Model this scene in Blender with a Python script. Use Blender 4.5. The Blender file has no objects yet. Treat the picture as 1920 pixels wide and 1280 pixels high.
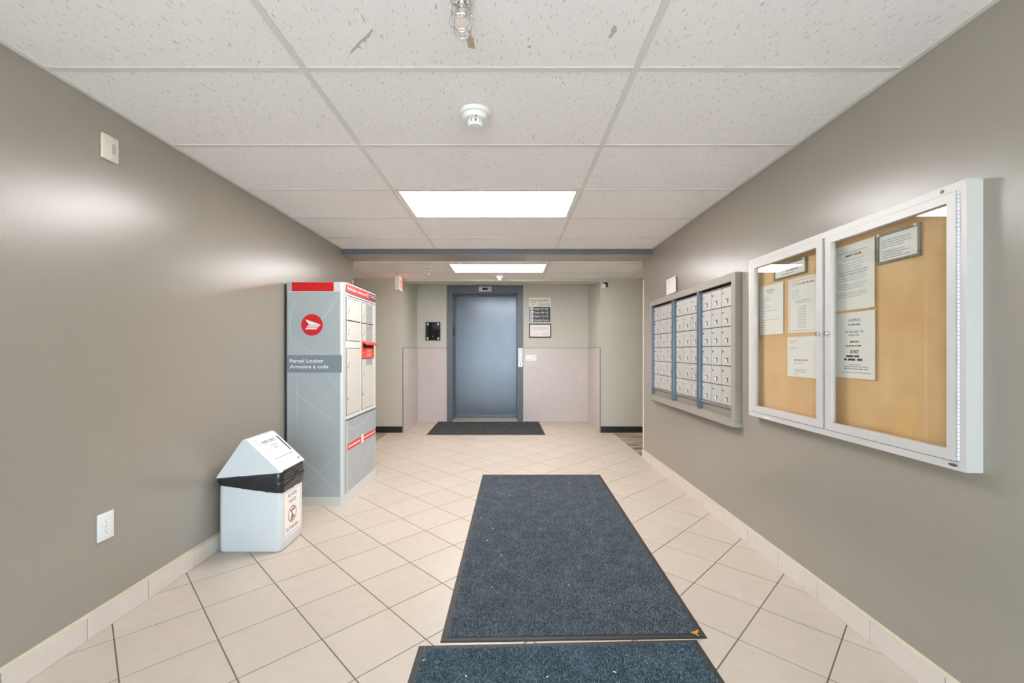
import bpy, bmesh, math, random
from mathutils import Vector, Matrix
random.seed(7)
S = bpy.context.scene
COL = S.collection
PI = math.pi

# ------------------------------------------------------------------ camera, world, exposure
CAM_H = 1.166
F = 807.0
cd = bpy.data.cameras.new('camera')
cam = bpy.data.objects.new('camera', cd); COL.objects.link(cam)
cam.location = (0, 0, CAM_H); cam.rotation_euler = (PI/2, 0, 0)
cd.sensor_width = 36.0; cd.lens = F/1920*36
cd.shift_x = 3/1920; cd.shift_y = 17.5/1920
cd.clip_start = 0.02
S.camera = cam
w = bpy.data.worlds.new('overcast_sky'); S.world = w; w.use_nodes = True
WB = w.node_tree.nodes['Background']
WB.inputs[0].default_value = (0.66, 0.83, 1.0, 1); WB.inputs[1].default_value = 3.6
sn = bpy.data.lights.new('sun', 'SUN'); sn.energy = 29.0; sn.angle = math.radians(2); sn.color = (1, .985, .98)  # added sun: lights the pavement outside so it bounces onto the ceiling
so_ = bpy.data.objects.new('sun', sn); COL.objects.link(so_); so_.rotation_euler = (math.radians(-36), 0, math.radians(20))
LENS_STRENGTH = 11.8
HALL_STRENGTH = 2.2
S.view_settings.view_transform = 'Standard'
S.view_settings.look = 'None'
S.view_settings.gamma = 1
S.view_settings.use_curve_mapping = False
S.view_settings.exposure = 1.13

# ------------------------------------------------------------------ materials
def lin(c):
    return tuple(((v/255)/12.92 if v/255 <= .04045 else ((v/255+.055)/1.055)**2.4) for v in c)
MATS = {}
def mat(name, rgb, rough=.5, metal=0., var=0., vscale=8., bump=0., bscale=200., spec=.5, rand=0., coat=0.):
    """paint-like surface: base colour with mild noise variation and fine relief"""
    m = bpy.data.materials.new(name); m.use_nodes = True
    n = m.node_tree.nodes; l = m.node_tree.links; b = n['Principled BSDF']
    c = lin(rgb)
    b.inputs['Base Color'].default_value = (*c, 1)
    b.inputs['Roughness'].default_value = rough; b.inputs['Metallic'].default_value = metal
    b.inputs['Specular IOR Level'].default_value = spec
    b.inputs['Coat Weight'].default_value = coat
    g = n.new('ShaderNodeNewGeometry')
    col = None
    if var:
        t = n.new('ShaderNodeTexNoise'); t.inputs['Scale'].default_value = vscale; t.inputs['Detail'].default_value = 4
        l.new(g.outputs['Position'], t.inputs['Vector'])
        mr = n.new('ShaderNodeMapRange'); mr.inputs[1].default_value = .3; mr.inputs[2].default_value = .7
        mr.inputs[3].default_value = 1-var; mr.inputs[4].default_value = 1+var
        l.new(t.outputs['Fac'], mr.inputs[0]); col = mr.outputs[0]
    if rand:
        oi = n.new('ShaderNodeObjectInfo')
        m2 = n.new('ShaderNodeMapRange'); m2.inputs[3].default_value = 1-rand; m2.inputs[4].default_value = 1+rand
        l.new(oi.outputs['Random'], m2.inputs[0])
        if col is None: col = m2.outputs[0]
        else:
            mm = n.new('ShaderNodeMath'); mm.operation = 'MULTIPLY'; l.new(col, mm.inputs[0]); l.new(m2.outputs[0], mm.inputs[1]); col = mm.outputs[0]
    if col is not None:
        vm = n.new('ShaderNodeVectorMath'); vm.operation = 'SCALE'; vm.inputs[0].default_value = c
        l.new(col, vm.inputs['Scale']); l.new(vm.outputs[0], b.inputs['Base Color'])
    if bump:
        t2 = n.new('ShaderNodeTexNoise'); t2.inputs['Scale'].default_value = bscale; t2.inputs['Detail'].default_value = 3
        l.new(g.outputs['Position'], t2.inputs['Vector'])
        bp = n.new('ShaderNodeBump'); bp.inputs['Strength'].default_value = bump; bp.inputs['Distance'].default_value = .002
        l.new(t2.outputs['Fac'], bp.inputs['Height']); l.new(bp.outputs[0], b.inputs['Normal'])
    MATS[name] = m
    return m
def emit(name, rgb, strength):
    m = bpy.data.materials.new(name); m.use_nodes = True
    n = m.node_tree.nodes; l = m.node_tree.links; b = n['Principled BSDF']
    b.inputs['Base Color'].default_value = (*lin(rgb), 1)
    b.inputs['Emission Color'].default_value = (*lin(rgb), 1); b.inputs['Emission Strength'].default_value = strength
    return m

PAINT = mat('warm_grey_wall_paint', (156, 147, 136), .265, spec=.7, var=.02, vscale=1.5, bump=.12, bscale=260)
PAINT2 = mat('pale_sage_wall_paint', (198, 195, 183), .5, var=.02, vscale=1.5, bump=.1, bscale=260)
SLATE = mat('slate_blue_enamel', (98, 104, 113), .4, var=.03, vscale=3)
DOORM = mat('brushed_slate_door_enamel', (110, 117, 127), .26, metal=.45, var=.04, vscale=5, bump=.05, bscale=90)
TILE = mat('beige_floor_tile', (201, 187, 172), .34, var=.03, vscale=16, rand=.025, bump=.03, bscale=60)
TILEW = mat('pinkish_wall_tile', (206, 195, 190), .3, var=.02, vscale=10, rand=.015)
BASET = mat('pale_baseboard_tile', (218, 206, 196), .32, var=.03, vscale=14, rand=.02)
CAULK = mat('cream_cap_strip', (196, 184, 158), .5, var=.03, vscale=20)
GROUT = mat('taupe_grout', (122, 106, 92), .85, var=.08, vscale=40)
GROUTW = mat('light_wall_grout', (205, 192, 182), .8)
BLACKV = mat('black_vinyl_base', (38, 37, 36), .42, var=.1, vscale=30)
TRIMB = mat('brown_metal_edge', (122, 104, 88), .45)
WHITE = mat('white_enamel', (228, 226, 220), .35, var=.01, vscale=20)
WPLAST = mat('white_plastic', (232, 232, 228), .38, var=.01, vscale=20)
CREAMP = mat('ivory_plastic', (224, 217, 200), .45)
TEE = mat('white_ceiling_tee', (222, 219, 215), .5)
RUBBER = mat('black_rubber_border', (52, 49, 47), .6, bump=.2, bscale=300)
CHROME = mat('bright_chrome', (225, 225, 225), .12, metal=1)
STEEL = mat('satin_steel', (200, 202, 205), .3, metal=.9)
ALU = mat('satin_aluminium', (212, 208, 204), .42, metal=.15, var=.015, vscale=30)
ALUF = mat('mailbox_grey_aluminium', (196, 191, 180), .4, metal=.25, var=.02, vscale=25)
MAILD = mat('mailbox_door_silver', (196, 193, 186), .42, metal=.2, var=.04, vscale=160, rand=.025)
FRAMEG = mat('taupe_mail_surround', (160, 152, 140), .42, var=.02, vscale=12)
DARKG = mat('shadow_gap_and_dark_parts', (40, 40, 40), .7)  # near-black for shaded gaps and slots, and for small parts that are dark themselves
BLACK = mat('black_print', (46, 46, 48), .6)
GREYP = mat('grey_print', (135, 134, 136), .6)
GREYL = mat('light_grey_print', (182, 180, 180), .6)
REDP = mat('faded_red_print', (206, 150, 140), .6)
WHITEP = mat('white_print', (240, 240, 238), .5)
PAPER = mat('white_paper', (248, 239, 235), .75, var=.012, vscale=30)
POSTR = mat('post_red', (214, 16, 28), .35)
POSTO = mat('mail_slot_red', (226, 62, 44), .4)
POSTW = mat('parcel_locker_white', (214, 214, 208), .38, var=.01, vscale=15)
POSTD = mat('parcel_door_cream', (206, 201, 192), .42, var=.012, vscale=12)
POSTG = mat('parcel_side_grey', (172, 179, 181), .3, var=.03, vscale=4)
SWIRL = mat('swirl_light_grey', (181, 188, 190), .3)
BANDG = mat('name_band_grey', (128, 138, 147), .32)
PURPLE = mat('navy_emblem_box', (40, 32, 92), .4)
LABG = mat('grey_label', (150, 151, 147), .5)
BAG = mat('black_bin_liner', (40, 42, 46), .14, var=.1, vscale=30, bump=.12, bscale=70, spec=.6)
BINW = mat('bin_white_plastic', (226, 229, 231), .34, var=.008, vscale=10)
CORK_RGB = (208, 160, 106)
FRAMEB = mat('taupe_notice_frame', (120, 110, 98), .45)
BLACKF = mat('black_picture_frame', (32, 31, 31), .4)
GLOSSB = mat('black_glass_panel', (26, 27, 29), .08)
SIGNW = mat('ivory_sign', (238, 234, 218), .5)
SIGND = mat('charcoal_sign', (70, 74, 78), .45)
YELLOW = mat('yellow_floor_sign', (236, 190, 40), .4)
ORANGE = mat('dry_orange_petal', (226, 148, 40), .6)
BROWN = mat('brown_torn_board', (190, 172, 146), .85, var=.08, vscale=60)
STAIN = mat('greyish_ceiling_scrape', (196, 191, 180), .9, var=.08, vscale=80)
CONC = mat('outdoor_concrete', (188, 186, 182), .85, var=.06, vscale=4)
REDL = emit('red_digit', (200, 20, 20), 1.2)
LENS = emit('lit_lens', (254, 251, 252), LENS_STRENGTH)
LENSH = emit('hall_lit_lens', (255, 226, 178), HALL_STRENGTH)
EXITF = emit('lit_exit_face', (255, 170, 150), .55)
EXITL = emit('lit_exit_letters', (255, 70, 56), .6)

def cork():
    m = bpy.data.materials.new('tan_cork'); m.use_nodes = True
    n = m.node_tree.nodes; l = m.node_tree.links; b = n['Principled BSDF']
    g = n.new('ShaderNodeNewGeometry')
    t = n.new('ShaderNodeTexNoise'); t.inputs['Scale'].default_value = 5; t.inputs['Detail'].default_value = 3
    t2 = n.new('ShaderNodeTexNoise'); t2.inputs['Scale'].default_value = 340; t2.inputs['Detail'].default_value = 2
    l.new(g.outputs['Position'], t.inputs[0]); l.new(g.outputs['Position'], t2.inputs[0])
    mx = n.new('ShaderNodeMath'); mx.operation = 'MULTIPLY_ADD'; mx.inputs[1].default_value = .3; l.new(t2.outputs['Fac'], mx.inputs[0]); l.new(t.outputs['Fac'], mx.inputs[2])
    r = n.new('ShaderNodeValToRGB'); r.color_ramp.elements[0].position = .45; r.color_ramp.elements[1].position = 1.0
    r.color_ramp.elements[0].color = (*lin((230, 176, 122)), 1); r.color_ramp.elements[1].color = (*lin((243, 206, 158)), 1)
    l.new(mx.outputs[0], r.inputs[0]); l.new(r.outputs[0], b.inputs['Base Color'])
    b.inputs['Roughness'].default_value = .85
    return m
CORK = cork()

def ceiling_board():
    m = bpy.data.materials.new('fissured_ceiling_board'); m.use_nodes = True
    n = m.node_tree.nodes; l = m.node_tree.links; b = n['Principled BSDF']
    g = n.new('ShaderNodeNewGeometry')
    mp = n.new('ShaderNodeMapping'); mp.inputs['Rotation'].default_value = (0, 0, .35); mp.inputs['Scale'].default_value = (150, 42, 60)
    l.new(g.outputs['Position'], mp.inputs[0])
    t = n.new('ShaderNodeTexNoise'); t.inputs['Scale'].default_value = 1; t.inputs['Detail'].default_value = 1.5; t.inputs['Distortion'].default_value = .6
    l.new(mp.outputs[0], t.inputs[0])
    r = n.new('ShaderNodeValToRGB'); r.color_ramp.elements[0].position = .63; r.color_ramp.elements[1].position = .72
    r.color_ramp.elements[0].color = (*lin((244, 240, 240)), 1); r.color_ramp.elements[1].color = (*lin((208, 203, 201)), 1)
    l.new(t.outputs['Fac'], r.inputs[0]); l.new(r.outputs[0], b.inputs['Base Color'])
    b.inputs['Roughness'].default_value = .92; b.inputs['Specular IOR Level'].default_value = .1
    bp = n.new('ShaderNodeBump'); bp.inputs['Strength'].default_value = .35; bp.inputs['Distance'].default_value = .002; bp.invert = True
    l.new(t.outputs['Fac'], bp.inputs['Height']); l.new(bp.outputs[0], b.inputs['Normal'])
    return m
CEILB = ceiling_board()

def pile_mat(name, dark, light):
    m = bpy.data.materials.new(name); m.use_nodes = True
    n = m.node_tree.nodes; l = m.node_tree.links; b = n['Principled BSDF']
    a = n.new('ShaderNodeAttribute'); a.attribute_name = 'tint'
    g = n.new('ShaderNodeNewGeometry')
    t = n.new('ShaderNodeTexNoise'); t.inputs['Scale'].default_value = 9; t.inputs['Detail'].default_value = 5
    l.new(g.outputs['Position'], t.inputs[0])
    ad = n.new('ShaderNodeMath'); ad.operation = 'MULTIPLY_ADD'; ad.inputs[1].default_value = .4
    l.new(t.outputs['Fac'], ad.inputs[0]); 
    sb = n.new('ShaderNodeMath'); sb.operation = 'SUBTRACT'; sb.inputs[1].default_value = .2
    l.new(a.outputs['Fac'], sb.inputs[0]); l.new(sb.outputs[0], ad.inputs[2])
    mx = n.new('ShaderNodeMix'); mx.data_type = 'RGBA'
    mx.inputs[6].default_value = (*lin(dark), 1); mx.inputs[7].default_value = (*lin(light), 1)
    l.new(ad.outputs[0], mx.inputs[0]); l.new(mx.outputs[2], b.inputs['Base Color'])
    b.inputs['Roughness'].default_value = .95; b.inputs['Specular IOR Level'].default_value = .1
    return m
PILE1 = pile_mat('slate_mat_pile', (68, 74, 81), (170, 177, 183))
PILE2 = pile_mat('teal_grey_mat_pile', (60, 73, 82), (158, 175, 185))
PILE3 = pile_mat('charcoal_mat_pile', (70, 70, 70), (132, 130, 128))

def carpet():
    m = bpy.data.materials.new('striped_carpet_planks'); m.use_nodes = True
    n = m.node_tree.nodes; l = m.node_tree.links; b = n['Principled BSDF']
    g = n.new('ShaderNodeNewGeometry')
    mp = n.new('ShaderNodeMapping'); mp.inputs['Scale'].default_value = (2.2, 11, 1); l.new(g.outputs['Position'], mp.inputs[0])
    v = n.new('ShaderNodeTexVoronoi'); v.distance = 'CHEBYCHEV'; v.inputs['Scale'].default_value = 1; l.new(mp.outputs[0], v.inputs[0])
    r = n.new('ShaderNodeValToRGB'); r.color_ramp.elements[0].color = (*lin((104, 94, 82)), 1); r.color_ramp.elements[1].color = (*lin((172, 160, 142)), 1)
    sp = n.new('ShaderNodeSeparateColor'); l.new(v.outputs['Color'], sp.inputs[0])
    l.new(sp.outputs[0], r.inputs[0]); l.new(r.outputs[0], b.inputs['Base Color']); b.inputs['Roughness'].default_value = .95
    return m
CARPET = carpet()

def glass(name, tint=(255, 255, 255), base=0.0):
    """flat pane: clear transmission with a Fresnel mirror reflection"""
    m = bpy.data.materials.new(name); m.use_nodes = True
    n = m.node_tree.nodes; l = m.node_tree.links
    n.remove(n['Principled BSDF']); o = n['Material Output']
    tr = n.new('ShaderNodeBsdfTransparent'); tr.inputs[0].default_value = (*lin(tint), 1)
    gl = n.new('ShaderNodeBsdfGlossy'); gl.inputs['Roughness'].default_value = .0
    fr = n.new('ShaderNodeFresnel'); fr.inputs['IOR'].default_value = 1.5
    mx = n.new('ShaderNodeMixShader')
    g = n.new('ShaderNodeNewGeometry'); iv = n.new('ShaderNodeMath'); iv.operation = 'MULTIPLY_ADD'; iv.inputs[1].default_value = -1.8; iv.inputs[2].default_value = 1.8
    ml = n.new('ShaderNodeMath'); ml.operation = 'MULTIPLY'; ml.use_clamp = True   # both faces of the pane reflect: counted once, on the outer face
    l.new(g.outputs['Backfacing'], iv.inputs[0]); l.new(fr.outputs[0], ml.inputs[0]); l.new(iv.outputs[0], ml.inputs[1])
    l.new(ml.outputs[0], mx.inputs[0]); l.new(tr.outputs[0], mx.inputs[1]); l.new(gl.outputs[0], mx.inputs[2])
    l.new(mx.outputs[0], o.inputs[0])
    return m
GLASS = glass('clear_pane_glass', (250, 252, 250))

# ------------------------------------------------------------------ geometry helpers
WP = {}
def world_pos(o): return WP[o.name]
def link(o, parent, at):
    COL.objects.link(o)
    WP[o.name] = Vector(at)
    if parent is not None:
        o.parent = parent; o.location = Vector(at)-WP[parent.name]
    else: o.location = at
    return o
PRINTED = ('print', 'lettering', 'heading', 'warning')
def props(o, label=None, cat=None, group=None, kind=None):
    if not kind and o.type == 'MESH' and o.name.split('.')[0].split('_')[-1] in PRINTED: kind = 'stuff'
    if label: o['label'] = label
    if cat: o['category'] = cat
    if group: o['group'] = group
    if kind: o['kind'] = kind
    return o
def thing(name, at, label, cat, group=None):
    return props(link(bpy.data.objects.new(name, None), None, at), label, cat, group)
def root(name, at=(0, 0, 0), kind='structure'):
    return props(link(bpy.data.objects.new(name, None), None, at), kind=kind)
def to_mesh(name, bm, m, smooth=False):
    me = bpy.data.meshes.new(name)
    bmesh.ops.recalc_face_normals(bm, faces=bm.faces)
    bm.to_mesh(me); bm.free()
    for mm in (m if isinstance(m, (list, tuple)) else [m]): me.materials.append(mm)
    if smooth:
        me.shade_smooth()
        me.set_sharp_from_angle(angle=math.radians(35))
    return me
def add(name, bm, m, parent=None, at=None, smooth=False, **kw):
    """bmesh in world coordinates -> object whose origin is `at` (default: the parent's origin, or the base centre)"""
    if at is None:
        if parent is not None: at = WP[parent.name]
        else:
            xs = [v.co for v in bm.verts]
            at = Vector((sum(min(a[i] for a in xs)+max(a[i] for a in xs) for i in (k,))/2 if k < 2 else min(a[2] for a in xs) for k in range(3) for i in [k]))
    at = Vector(at)
    for v in bm.verts: v.co -= at
    o = bpy.data.objects.new(name, to_mesh(name, bm, m, smooth))
    return props(link(o, parent, at), **kw)
def inst(name, me, parent, at, **kw):
    o = bpy.data.objects.new(name, me)
    return props(link(o, parent, at), **kw)

def box(bm, x0, x1, y0, y1, z0, z1, bev=0., seg=2):
    t = bmesh.new()
    bmesh.ops.create_cube(t, size=1)
    for v in t.verts:
        v.co = ((x0+x1)/2+v.co.x*(x1-x0), (y0+y1)/2+v.co.y*(y1-y0), (z0+z1)/2+v.co.z*(z1-z0))
    if bev: bmesh.ops.bevel(t, geom=t.edges[:], offset=bev, segments=seg, affect='EDGES', profile=.5)
    join(bm, t)
    return bm
def B(*a, **k): return box(bmesh.new(), *a, **k)
def join(bm, t, M=None):
    if M is not None: bmesh.ops.transform(t, matrix=M, verts=t.verts)
    mp = {v: bm.verts.new(v.co) for v in t.verts}
    for f in t.faces:
        try:
            nf = bm.faces.new([mp[v] for v in f.verts]); nf.material_index = f.material_index; nf.smooth = f.smooth
        except ValueError: pass
    t.free()
def lathe(bm, c, prof, seg=32, axis='z'):
    """profile [(r, h)] spun about an axis through c"""
    rings = []
    for r, h in prof:
        ring = []
        for k in range(seg):
            a = 2*PI*k/seg
            p = (r*math.cos(a), r*math.sin(a), h)
            if axis == 'x': p = (p[2], p[0], p[1])
            if axis == 'y': p = (p[0], p[2], p[1])
            ring.append(bm.verts.new(Vector(c)+Vector(p)))
        rings.append(ring)
    for a, b in zip(rings, rings[1:]):
        for k in range(seg): bm.faces.new((a[k], a[(k+1) % seg], b[(k+1) % seg], b[k]))
    if prof[0][0] > 1e-6: bm.faces.new(rings[0][::-1])
    if prof[-1][0] > 1e-6: bm.faces.new(rings[-1])
    return bm
def tube(bm, pts, r, seg=8, closed=False):
    pts = [Vector(p) for p in pts]; n = len(pts); rings = []
    for i, p in enumerate(pts):
        d = (pts[(i+1) % n]-pts[i-1]) if closed else (pts[min(i+1, n-1)]-pts[max(i-1, 0)])
        d.normalize()
        u = d.cross(Vector((0, 0, 1)))
        if u.length < 1e-3: u = d.cross(Vector((1, 0, 0)))
        u.normalize(); v = d.cross(u)
        rings.append([bm.verts.new(p+r*(math.cos(2*PI*k/seg)*u+math.sin(2*PI*k/seg)*v)) for k in range(seg)])
    prs = list(zip(rings, rings[1:]))+([(rings[-1], rings[0])] if closed else [])
    for a, b in prs:
        for k in range(seg): bm.faces.new((a[k], a[(k+1) % seg], b[(k+1) % seg], b[k]))
    if not closed:
        bm.faces.new(rings[0][::-1]); bm.faces.new(rings[-1])
    return bm
def prism(bm, poly, P, w0, w1):
    """polygon in (u, v) of frame P extruded from w0 to w1"""
    a = [bm.verts.new(P(u, v, w0)) for u, v in poly]; b = [bm.verts.new(P(u, v, w1)) for u, v in poly]
    bm.faces.new(a[::-1]); bm.faces.new(b)
    n = len(poly)
    for k in range(n): bm.faces.new((a[k], a[(k+1) % n], b[(k+1) % n], b[k]))
    return bm
def frame_of(face, o):
    o = Vector(o)
    U, V, N = {'F': ((1, 0, 0), (0, 0, 1), (0, -1, 0)), 'L': ((0, 1, 0), (0, 0, 1), (1, 0, 0)), 'R': ((0, -1, 0), (0, 0, 1), (-1, 0, 0)),
               'D': ((1, 0, 0), (0, 1, 0), (0, 0, -1)), 'U': ((1, 0, 0), (0, 1, 0), (0, 0, 1))}[face] if isinstance(face, str) else face
    U, V, N = Vector(U), Vector(V), Vector(N)
    f = lambda u, v, w=0.: o+u*U+v*V+w*N
    f.M = Matrix(((U.x, V.x, N.x, o.x), (U.y, V.y, N.y, o.y), (U.z, V.z, N.z, o.z), (0, 0, 0, 1)))
    return f
def rect(bm, P, u0, u1, v0, v1, w0, w1): return prism(bm, [(u0, v0), (u1, v0), (u1, v1), (u0, v1)], P, w0, w1)
def ellipse(cu, cv, a, b, n=32): return [(cu+a*math.cos(2*PI*k/n), cv+b*math.sin(2*PI*k/n)) for k in range(n)]
def ring(bm, P, cu, cv, r0, r1, w0, w1, n=40):
    vs = []
    for k in range(n):
        c, s = math.cos(2*PI*k/n), math.sin(2*PI*k/n)
        vs.append([bm.verts.new(P(cu+r*c, cv+r*s, ww)) for r, ww in ((r0, w0), (r1, w0), (r1, w1), (r0, w1))])
    for k in range(n):
        a, b = vs[k], vs[(k+1) % n]
        for j in range(4): bm.faces.new((a[j], a[(j+1) % 4], b[(j+1) % 4], b[j]))
    return bm
def frame_ring(bm, P, u0, u1, v0, v1, t, w0, w1):
    rect(bm, P, u0, u1, v1-t, v1, w0, w1); rect(bm, P, u0, u1, v0, v0+t, w0, w1)
    rect(bm, P, u0, u0+t, v0+t, v1-t, w0, w1); rect(bm, P, u1-t, u1, v0+t, v1-t, w0, w1)
    return bm
_txt = {}
def text_bm(body, height, width=None, align='CENTER', bold=0.):
    """lettering as a bmesh in the XY plane: cap height = height, optionally squeezed to a width"""
    key = (body, bold)
    if key not in _txt:
        c = bpy.data.curves.new('lettering', 'FONT'); c.body = body; c.size = 1; c.extrude = 0.012; c.offset = bold; c.resolution_u = 3
        o = bpy.data.objects.new('lettering_source', c); COL.objects.link(o)
        dg = bpy.context.evaluated_depsgraph_get()
        me = bpy.data.meshes.new_from_object(o.evaluated_get(dg))
        bpy.data.objects.remove(o); bpy.data.curves.remove(c)
        _txt[key] = me
    t = bmesh.new(); t.from_mesh(_txt[key])
    xs = [v.co.x for v in t.verts]; x0, x1 = min(xs), max(xs)
    s = height/.70
    sx = s if width is None else width/(x1-x0)
    ax = {'CENTER': (x0+x1)/2, 'LEFT': x0, 'RIGHT': x1}[align]
    for v in t.verts: v.co = ((v.co.x-ax)*sx, v.co.y*s, v.co.z*.02+.0001)
    return t
def letters(bm, P, u, v, body, height, width=None, align='CENTER', bold=0., w=0., curl=None):
    t = text_bm(body, height, width, align, bold)
    if curl:
        for q_ in t.verts: q_.co.z += curl(u+q_.co.x)
    join(bm, t, P.M @ Matrix.Translation((u, v, w)))
    return bm
def words(bm, P, u0, u1, v, h, w=.0003, curl=None, gap=.25):
    """a row of unreadable small print: word-long dashes"""
    u = u0
    while u < u1-h:
        L = random.uniform(1.6, 5.5)*h
        e = min(u+L, u1)
        ww = w+(curl((u+e)/2) if curl else 0)
        rect(bm, P, u, e, v-h/2, v+h/2, ww, ww+.0002)
        u = e+h*(gap+.45)
    return bm

# ------------------------------------------------------------------ the lobby's measures (metres)
XL, XR = -1.713, 1.444          # side walls
CEIL = 2.200
YB = -1.00                      # entrance wall behind the camera
YE = 4.69                       # ends of the side walls, start of the cross hall
YP = 6.145                      # piers on the far side of the hall
YR = 7.11                       # lift wall
RL, RR = -1.540, 1.286          # recess sides
FL, FR = -1.729, 1.455          # tile / carpet boundary

# ------------------------------------------------------------------ floor: screed + one object per tile
fl = add('floor', B(-1.78, 1.5, YB-.1, 7.5, -.12, -.0022), GROUT, at=(0, 3, 0), kind='structure')
PITCH, U0, V0, G = .2976, .0973, .2825, .0024
R2 = math.sqrt(.5)
def clip(poly, ax, val, keep_less):
    out = []
    for k in range(len(poly)):
        a, b = poly[k], poly[(k+1) % len(poly)]
        da = (val-a[ax]) if keep_less else (a[ax]-val); db = (val-b[ax]) if keep_less else (b[ax]-val)
        if da >= 0: out.append(a)
        if (da >= 0) != (db >= 0):
            t = da/(da-db); out.append((a[0]+t*(b[0]-a[0]), a[1]+t*(b[1]-a[1])))
    return out
def clip_rect(poly, r):
    for ax, val, less in ((0, r[0], 0), (0, r[1], 1), (1, r[2], 0), (1, r[3], 1)):
        if len(poly) < 3: return []
        poly = clip(poly, ax, val, less)
    return poly if len(poly) >= 3 else []
def area(p): return abs(sum(p[k][0]*p[(k+1) % len(p)][1]-p[(k+1) % len(p)][0]*p[k][1] for k in range(len(p))))/2
def tile_prism(bm, polys, z):
    for p in polys:
        P = frame_of('U', (0, 0, 0))
        prism(bm, p, P, -.010, z)
REG = [(FL, FR, YB, YP), (RL, RR, YP, YR)]
far_bm = bmesh.new(); full_mesh = None
for i in range(-26, 30):
    for j in range(-26, 30):
        u0, u1 = U0+i*PITCH+G, U0+(i+1)*PITCH-G
        v0, v1 = V0+j*PITCH+G, V0+(j+1)*PITCH-G
        sq = [((u-v)*R2, (u+v)*R2) for u, v in ((u0, v0), (u1, v0), (u1, v1), (u0, v1))]
        ps = [q for q in (clip_rect(sq, r) for r in REG) if q]
        if not ps or sum(area(q) for q in ps) < 4e-4: continue
        cy = max(p[1] for q in ps for p in q)
        if cy < 1.30:
            tile_prism(far_bm, ps, 0); continue
        c = ((u0+u1-v0-v1)*R2/2, (u0+u1+v0+v1)*R2/2)
        dz = random.uniform(-.0003, 0)
        if abs(sum(area(q) for q in ps)-area(sq)) < 1e-6 and len(ps) == 1:
            if full_mesh is None:
                b = bmesh.new(); h = (u1-u0)/2; d = h*math.sqrt(2)
                lo = [(0, -d), (d, 0), (0, d), (-d, 0)]
                P = frame_of('U', (0, 0, 0))
                e = .0012
                a_ = [b.verts.new((x, y, -.010)) for x, y in lo]; m_ = [b.verts.new((x, y, -.0010)) for x, y in lo]
                t_ = [b.verts.new((x*(1-e/d), y*(1-e/d), 0)) for x, y in lo]
                for A, C_ in ((a_, m_), (m_, t_)):
                    for k in range(4): b.faces.new((A[k], A[(k+1) % 4], C_[(k+1) % 4], C_[k]))
                b.faces.new(t_)
                full_mesh = to_mesh('tile', b, TILE)
            inst('tile', full_mesh, fl, (c[0], c[1], dz))
        else:
            b = bmesh.new(); tile_prism(b, ps, dz)
            add('tile', b, TILE, fl, at=(c[0], c[1], 0))
add('tile_field', far_bm, TILE, fl, kind='stuff')

for side, x0, x1 in (('left', -5.2, FL), ('right', FR, 5.2)):
    add('floor_corridor_'+side, B(x0, x1, YE-.02, YP+.02, -.12, .001), CARPET, kind='structure')

# ------------------------------------------------------------------ walls
add('wall_left', B(XL-.14, XL, YB, YE, -.05, 2.32), PAINT, kind='structure')
add('wall_right', B(XR, XR+.14, YB, YE, -.05, 2.32), PAINT, kind='structure')
add('wall_corridor_left', B(-5.2, XL-.14, YE-.14, YE, -.05, 2.32), PAINT2, kind='structure')
add('wall_corridor_right', B(XR+.14, 5.2, YE-.14, YE, -.05, 2.32), PAINT2, kind='structure')
add('wall_end_left', B(-5.34, -5.2, YE-.14, YP+.2, -.05, 2.32), PAINT2, kind='structure')
add('wall_end_right', B(5.2, 5.34, YE-.14, YP+.2, -.05, 2.32), PAINT2, kind='structure')
wpl = add('wall_pier_left', B(-5.2, RL, YP, YR+.5, -.05, 2.32), PAINT2, kind='structure')
wpr = add('wall_pier_right', B(RR, 5.2, YP, YR+.5, -.05, 2.32), PAINT2, kind='structure')
DX0, DX1, DTOP = -1.046, .210, 2.245     # lift frame
bm = B(RL, DX0+.05, YR, YR+.45, -.05, 2.34); box(bm, DX1-.05, RR, YR, YR+.45, -.05, 2.34); box(bm, DX0+.05, DX1-.05, YR, YR+.45, DTOP-.05, 2.34)
wb = add('wall_back', bm, PAINT2, kind='structure')
add('wall_bulkhead', B(RL, RR, YP, 6.44, 2.160, 2.34), PAINT2, kind='structure')
be = add('wall_beam', B(XL, XR, 4.378, YE, 2.143, 2.32), PAINT, kind='structure')
add('trim', B(XL, XR, 4.368, 4.378, 2.145, 2.1985), SLATE, be)

# unseen entrance behind the camera, its glazing widened to let in more daylight
OX0, OX1, OZ = -1.62, 1.36, 2.17
bm = B(XL-.14, OX0, YB-.15, YB, -.05, 2.32); box(bm, OX1, XR+.14, YB-.15, YB, -.05, 2.32); box(bm, OX0, OX1, YB-.15, YB, OZ, 2.32)
add('wall_entrance', bm, PAINT, kind='structure')
for k, (a, c) in enumerate(((OX0, -.13-.95), (-.13-.95, -.13), (-.13, -.13+.95), (-.13+.95, OX1))):
    Pd = frame_of('F', (0, YB-.05, 0))
    b = bmesh.new(); frame_ring(b, Pd, a+.004, c-.004, .01, OZ-.005, .06, 0, .045)
    d = add('door_%d' % (k+2), b, ALU, at=((a+c)/2, YB-.07, .01), kind='structure')
    b = bmesh.new(); rect(b, Pd, a+.066, c-.066, .072, OZ-.067, .020, .026); add('pane', b, GLASS, d)
    b = bmesh.new(); xx = c-.10 if k == 0 else a+.10
    tube(b, [(xx, YB-.05, .9), (xx, YB+.02, .9), (xx, YB+.02, 1.2), (xx, YB-.05, 1.2)], .01); add('handle', b, STEEL, d)
add('pavement', B(-9, 9, -14, YB-.16, -.12, -.02), CONC, kind='structure')
pl = bpy.data.lights.new('doorway_portal', 'AREA'); pl.shape = 'RECTANGLE'; pl.size = OX1-OX0; pl.size_y = OZ
pl.cycles.is_portal = True
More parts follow.
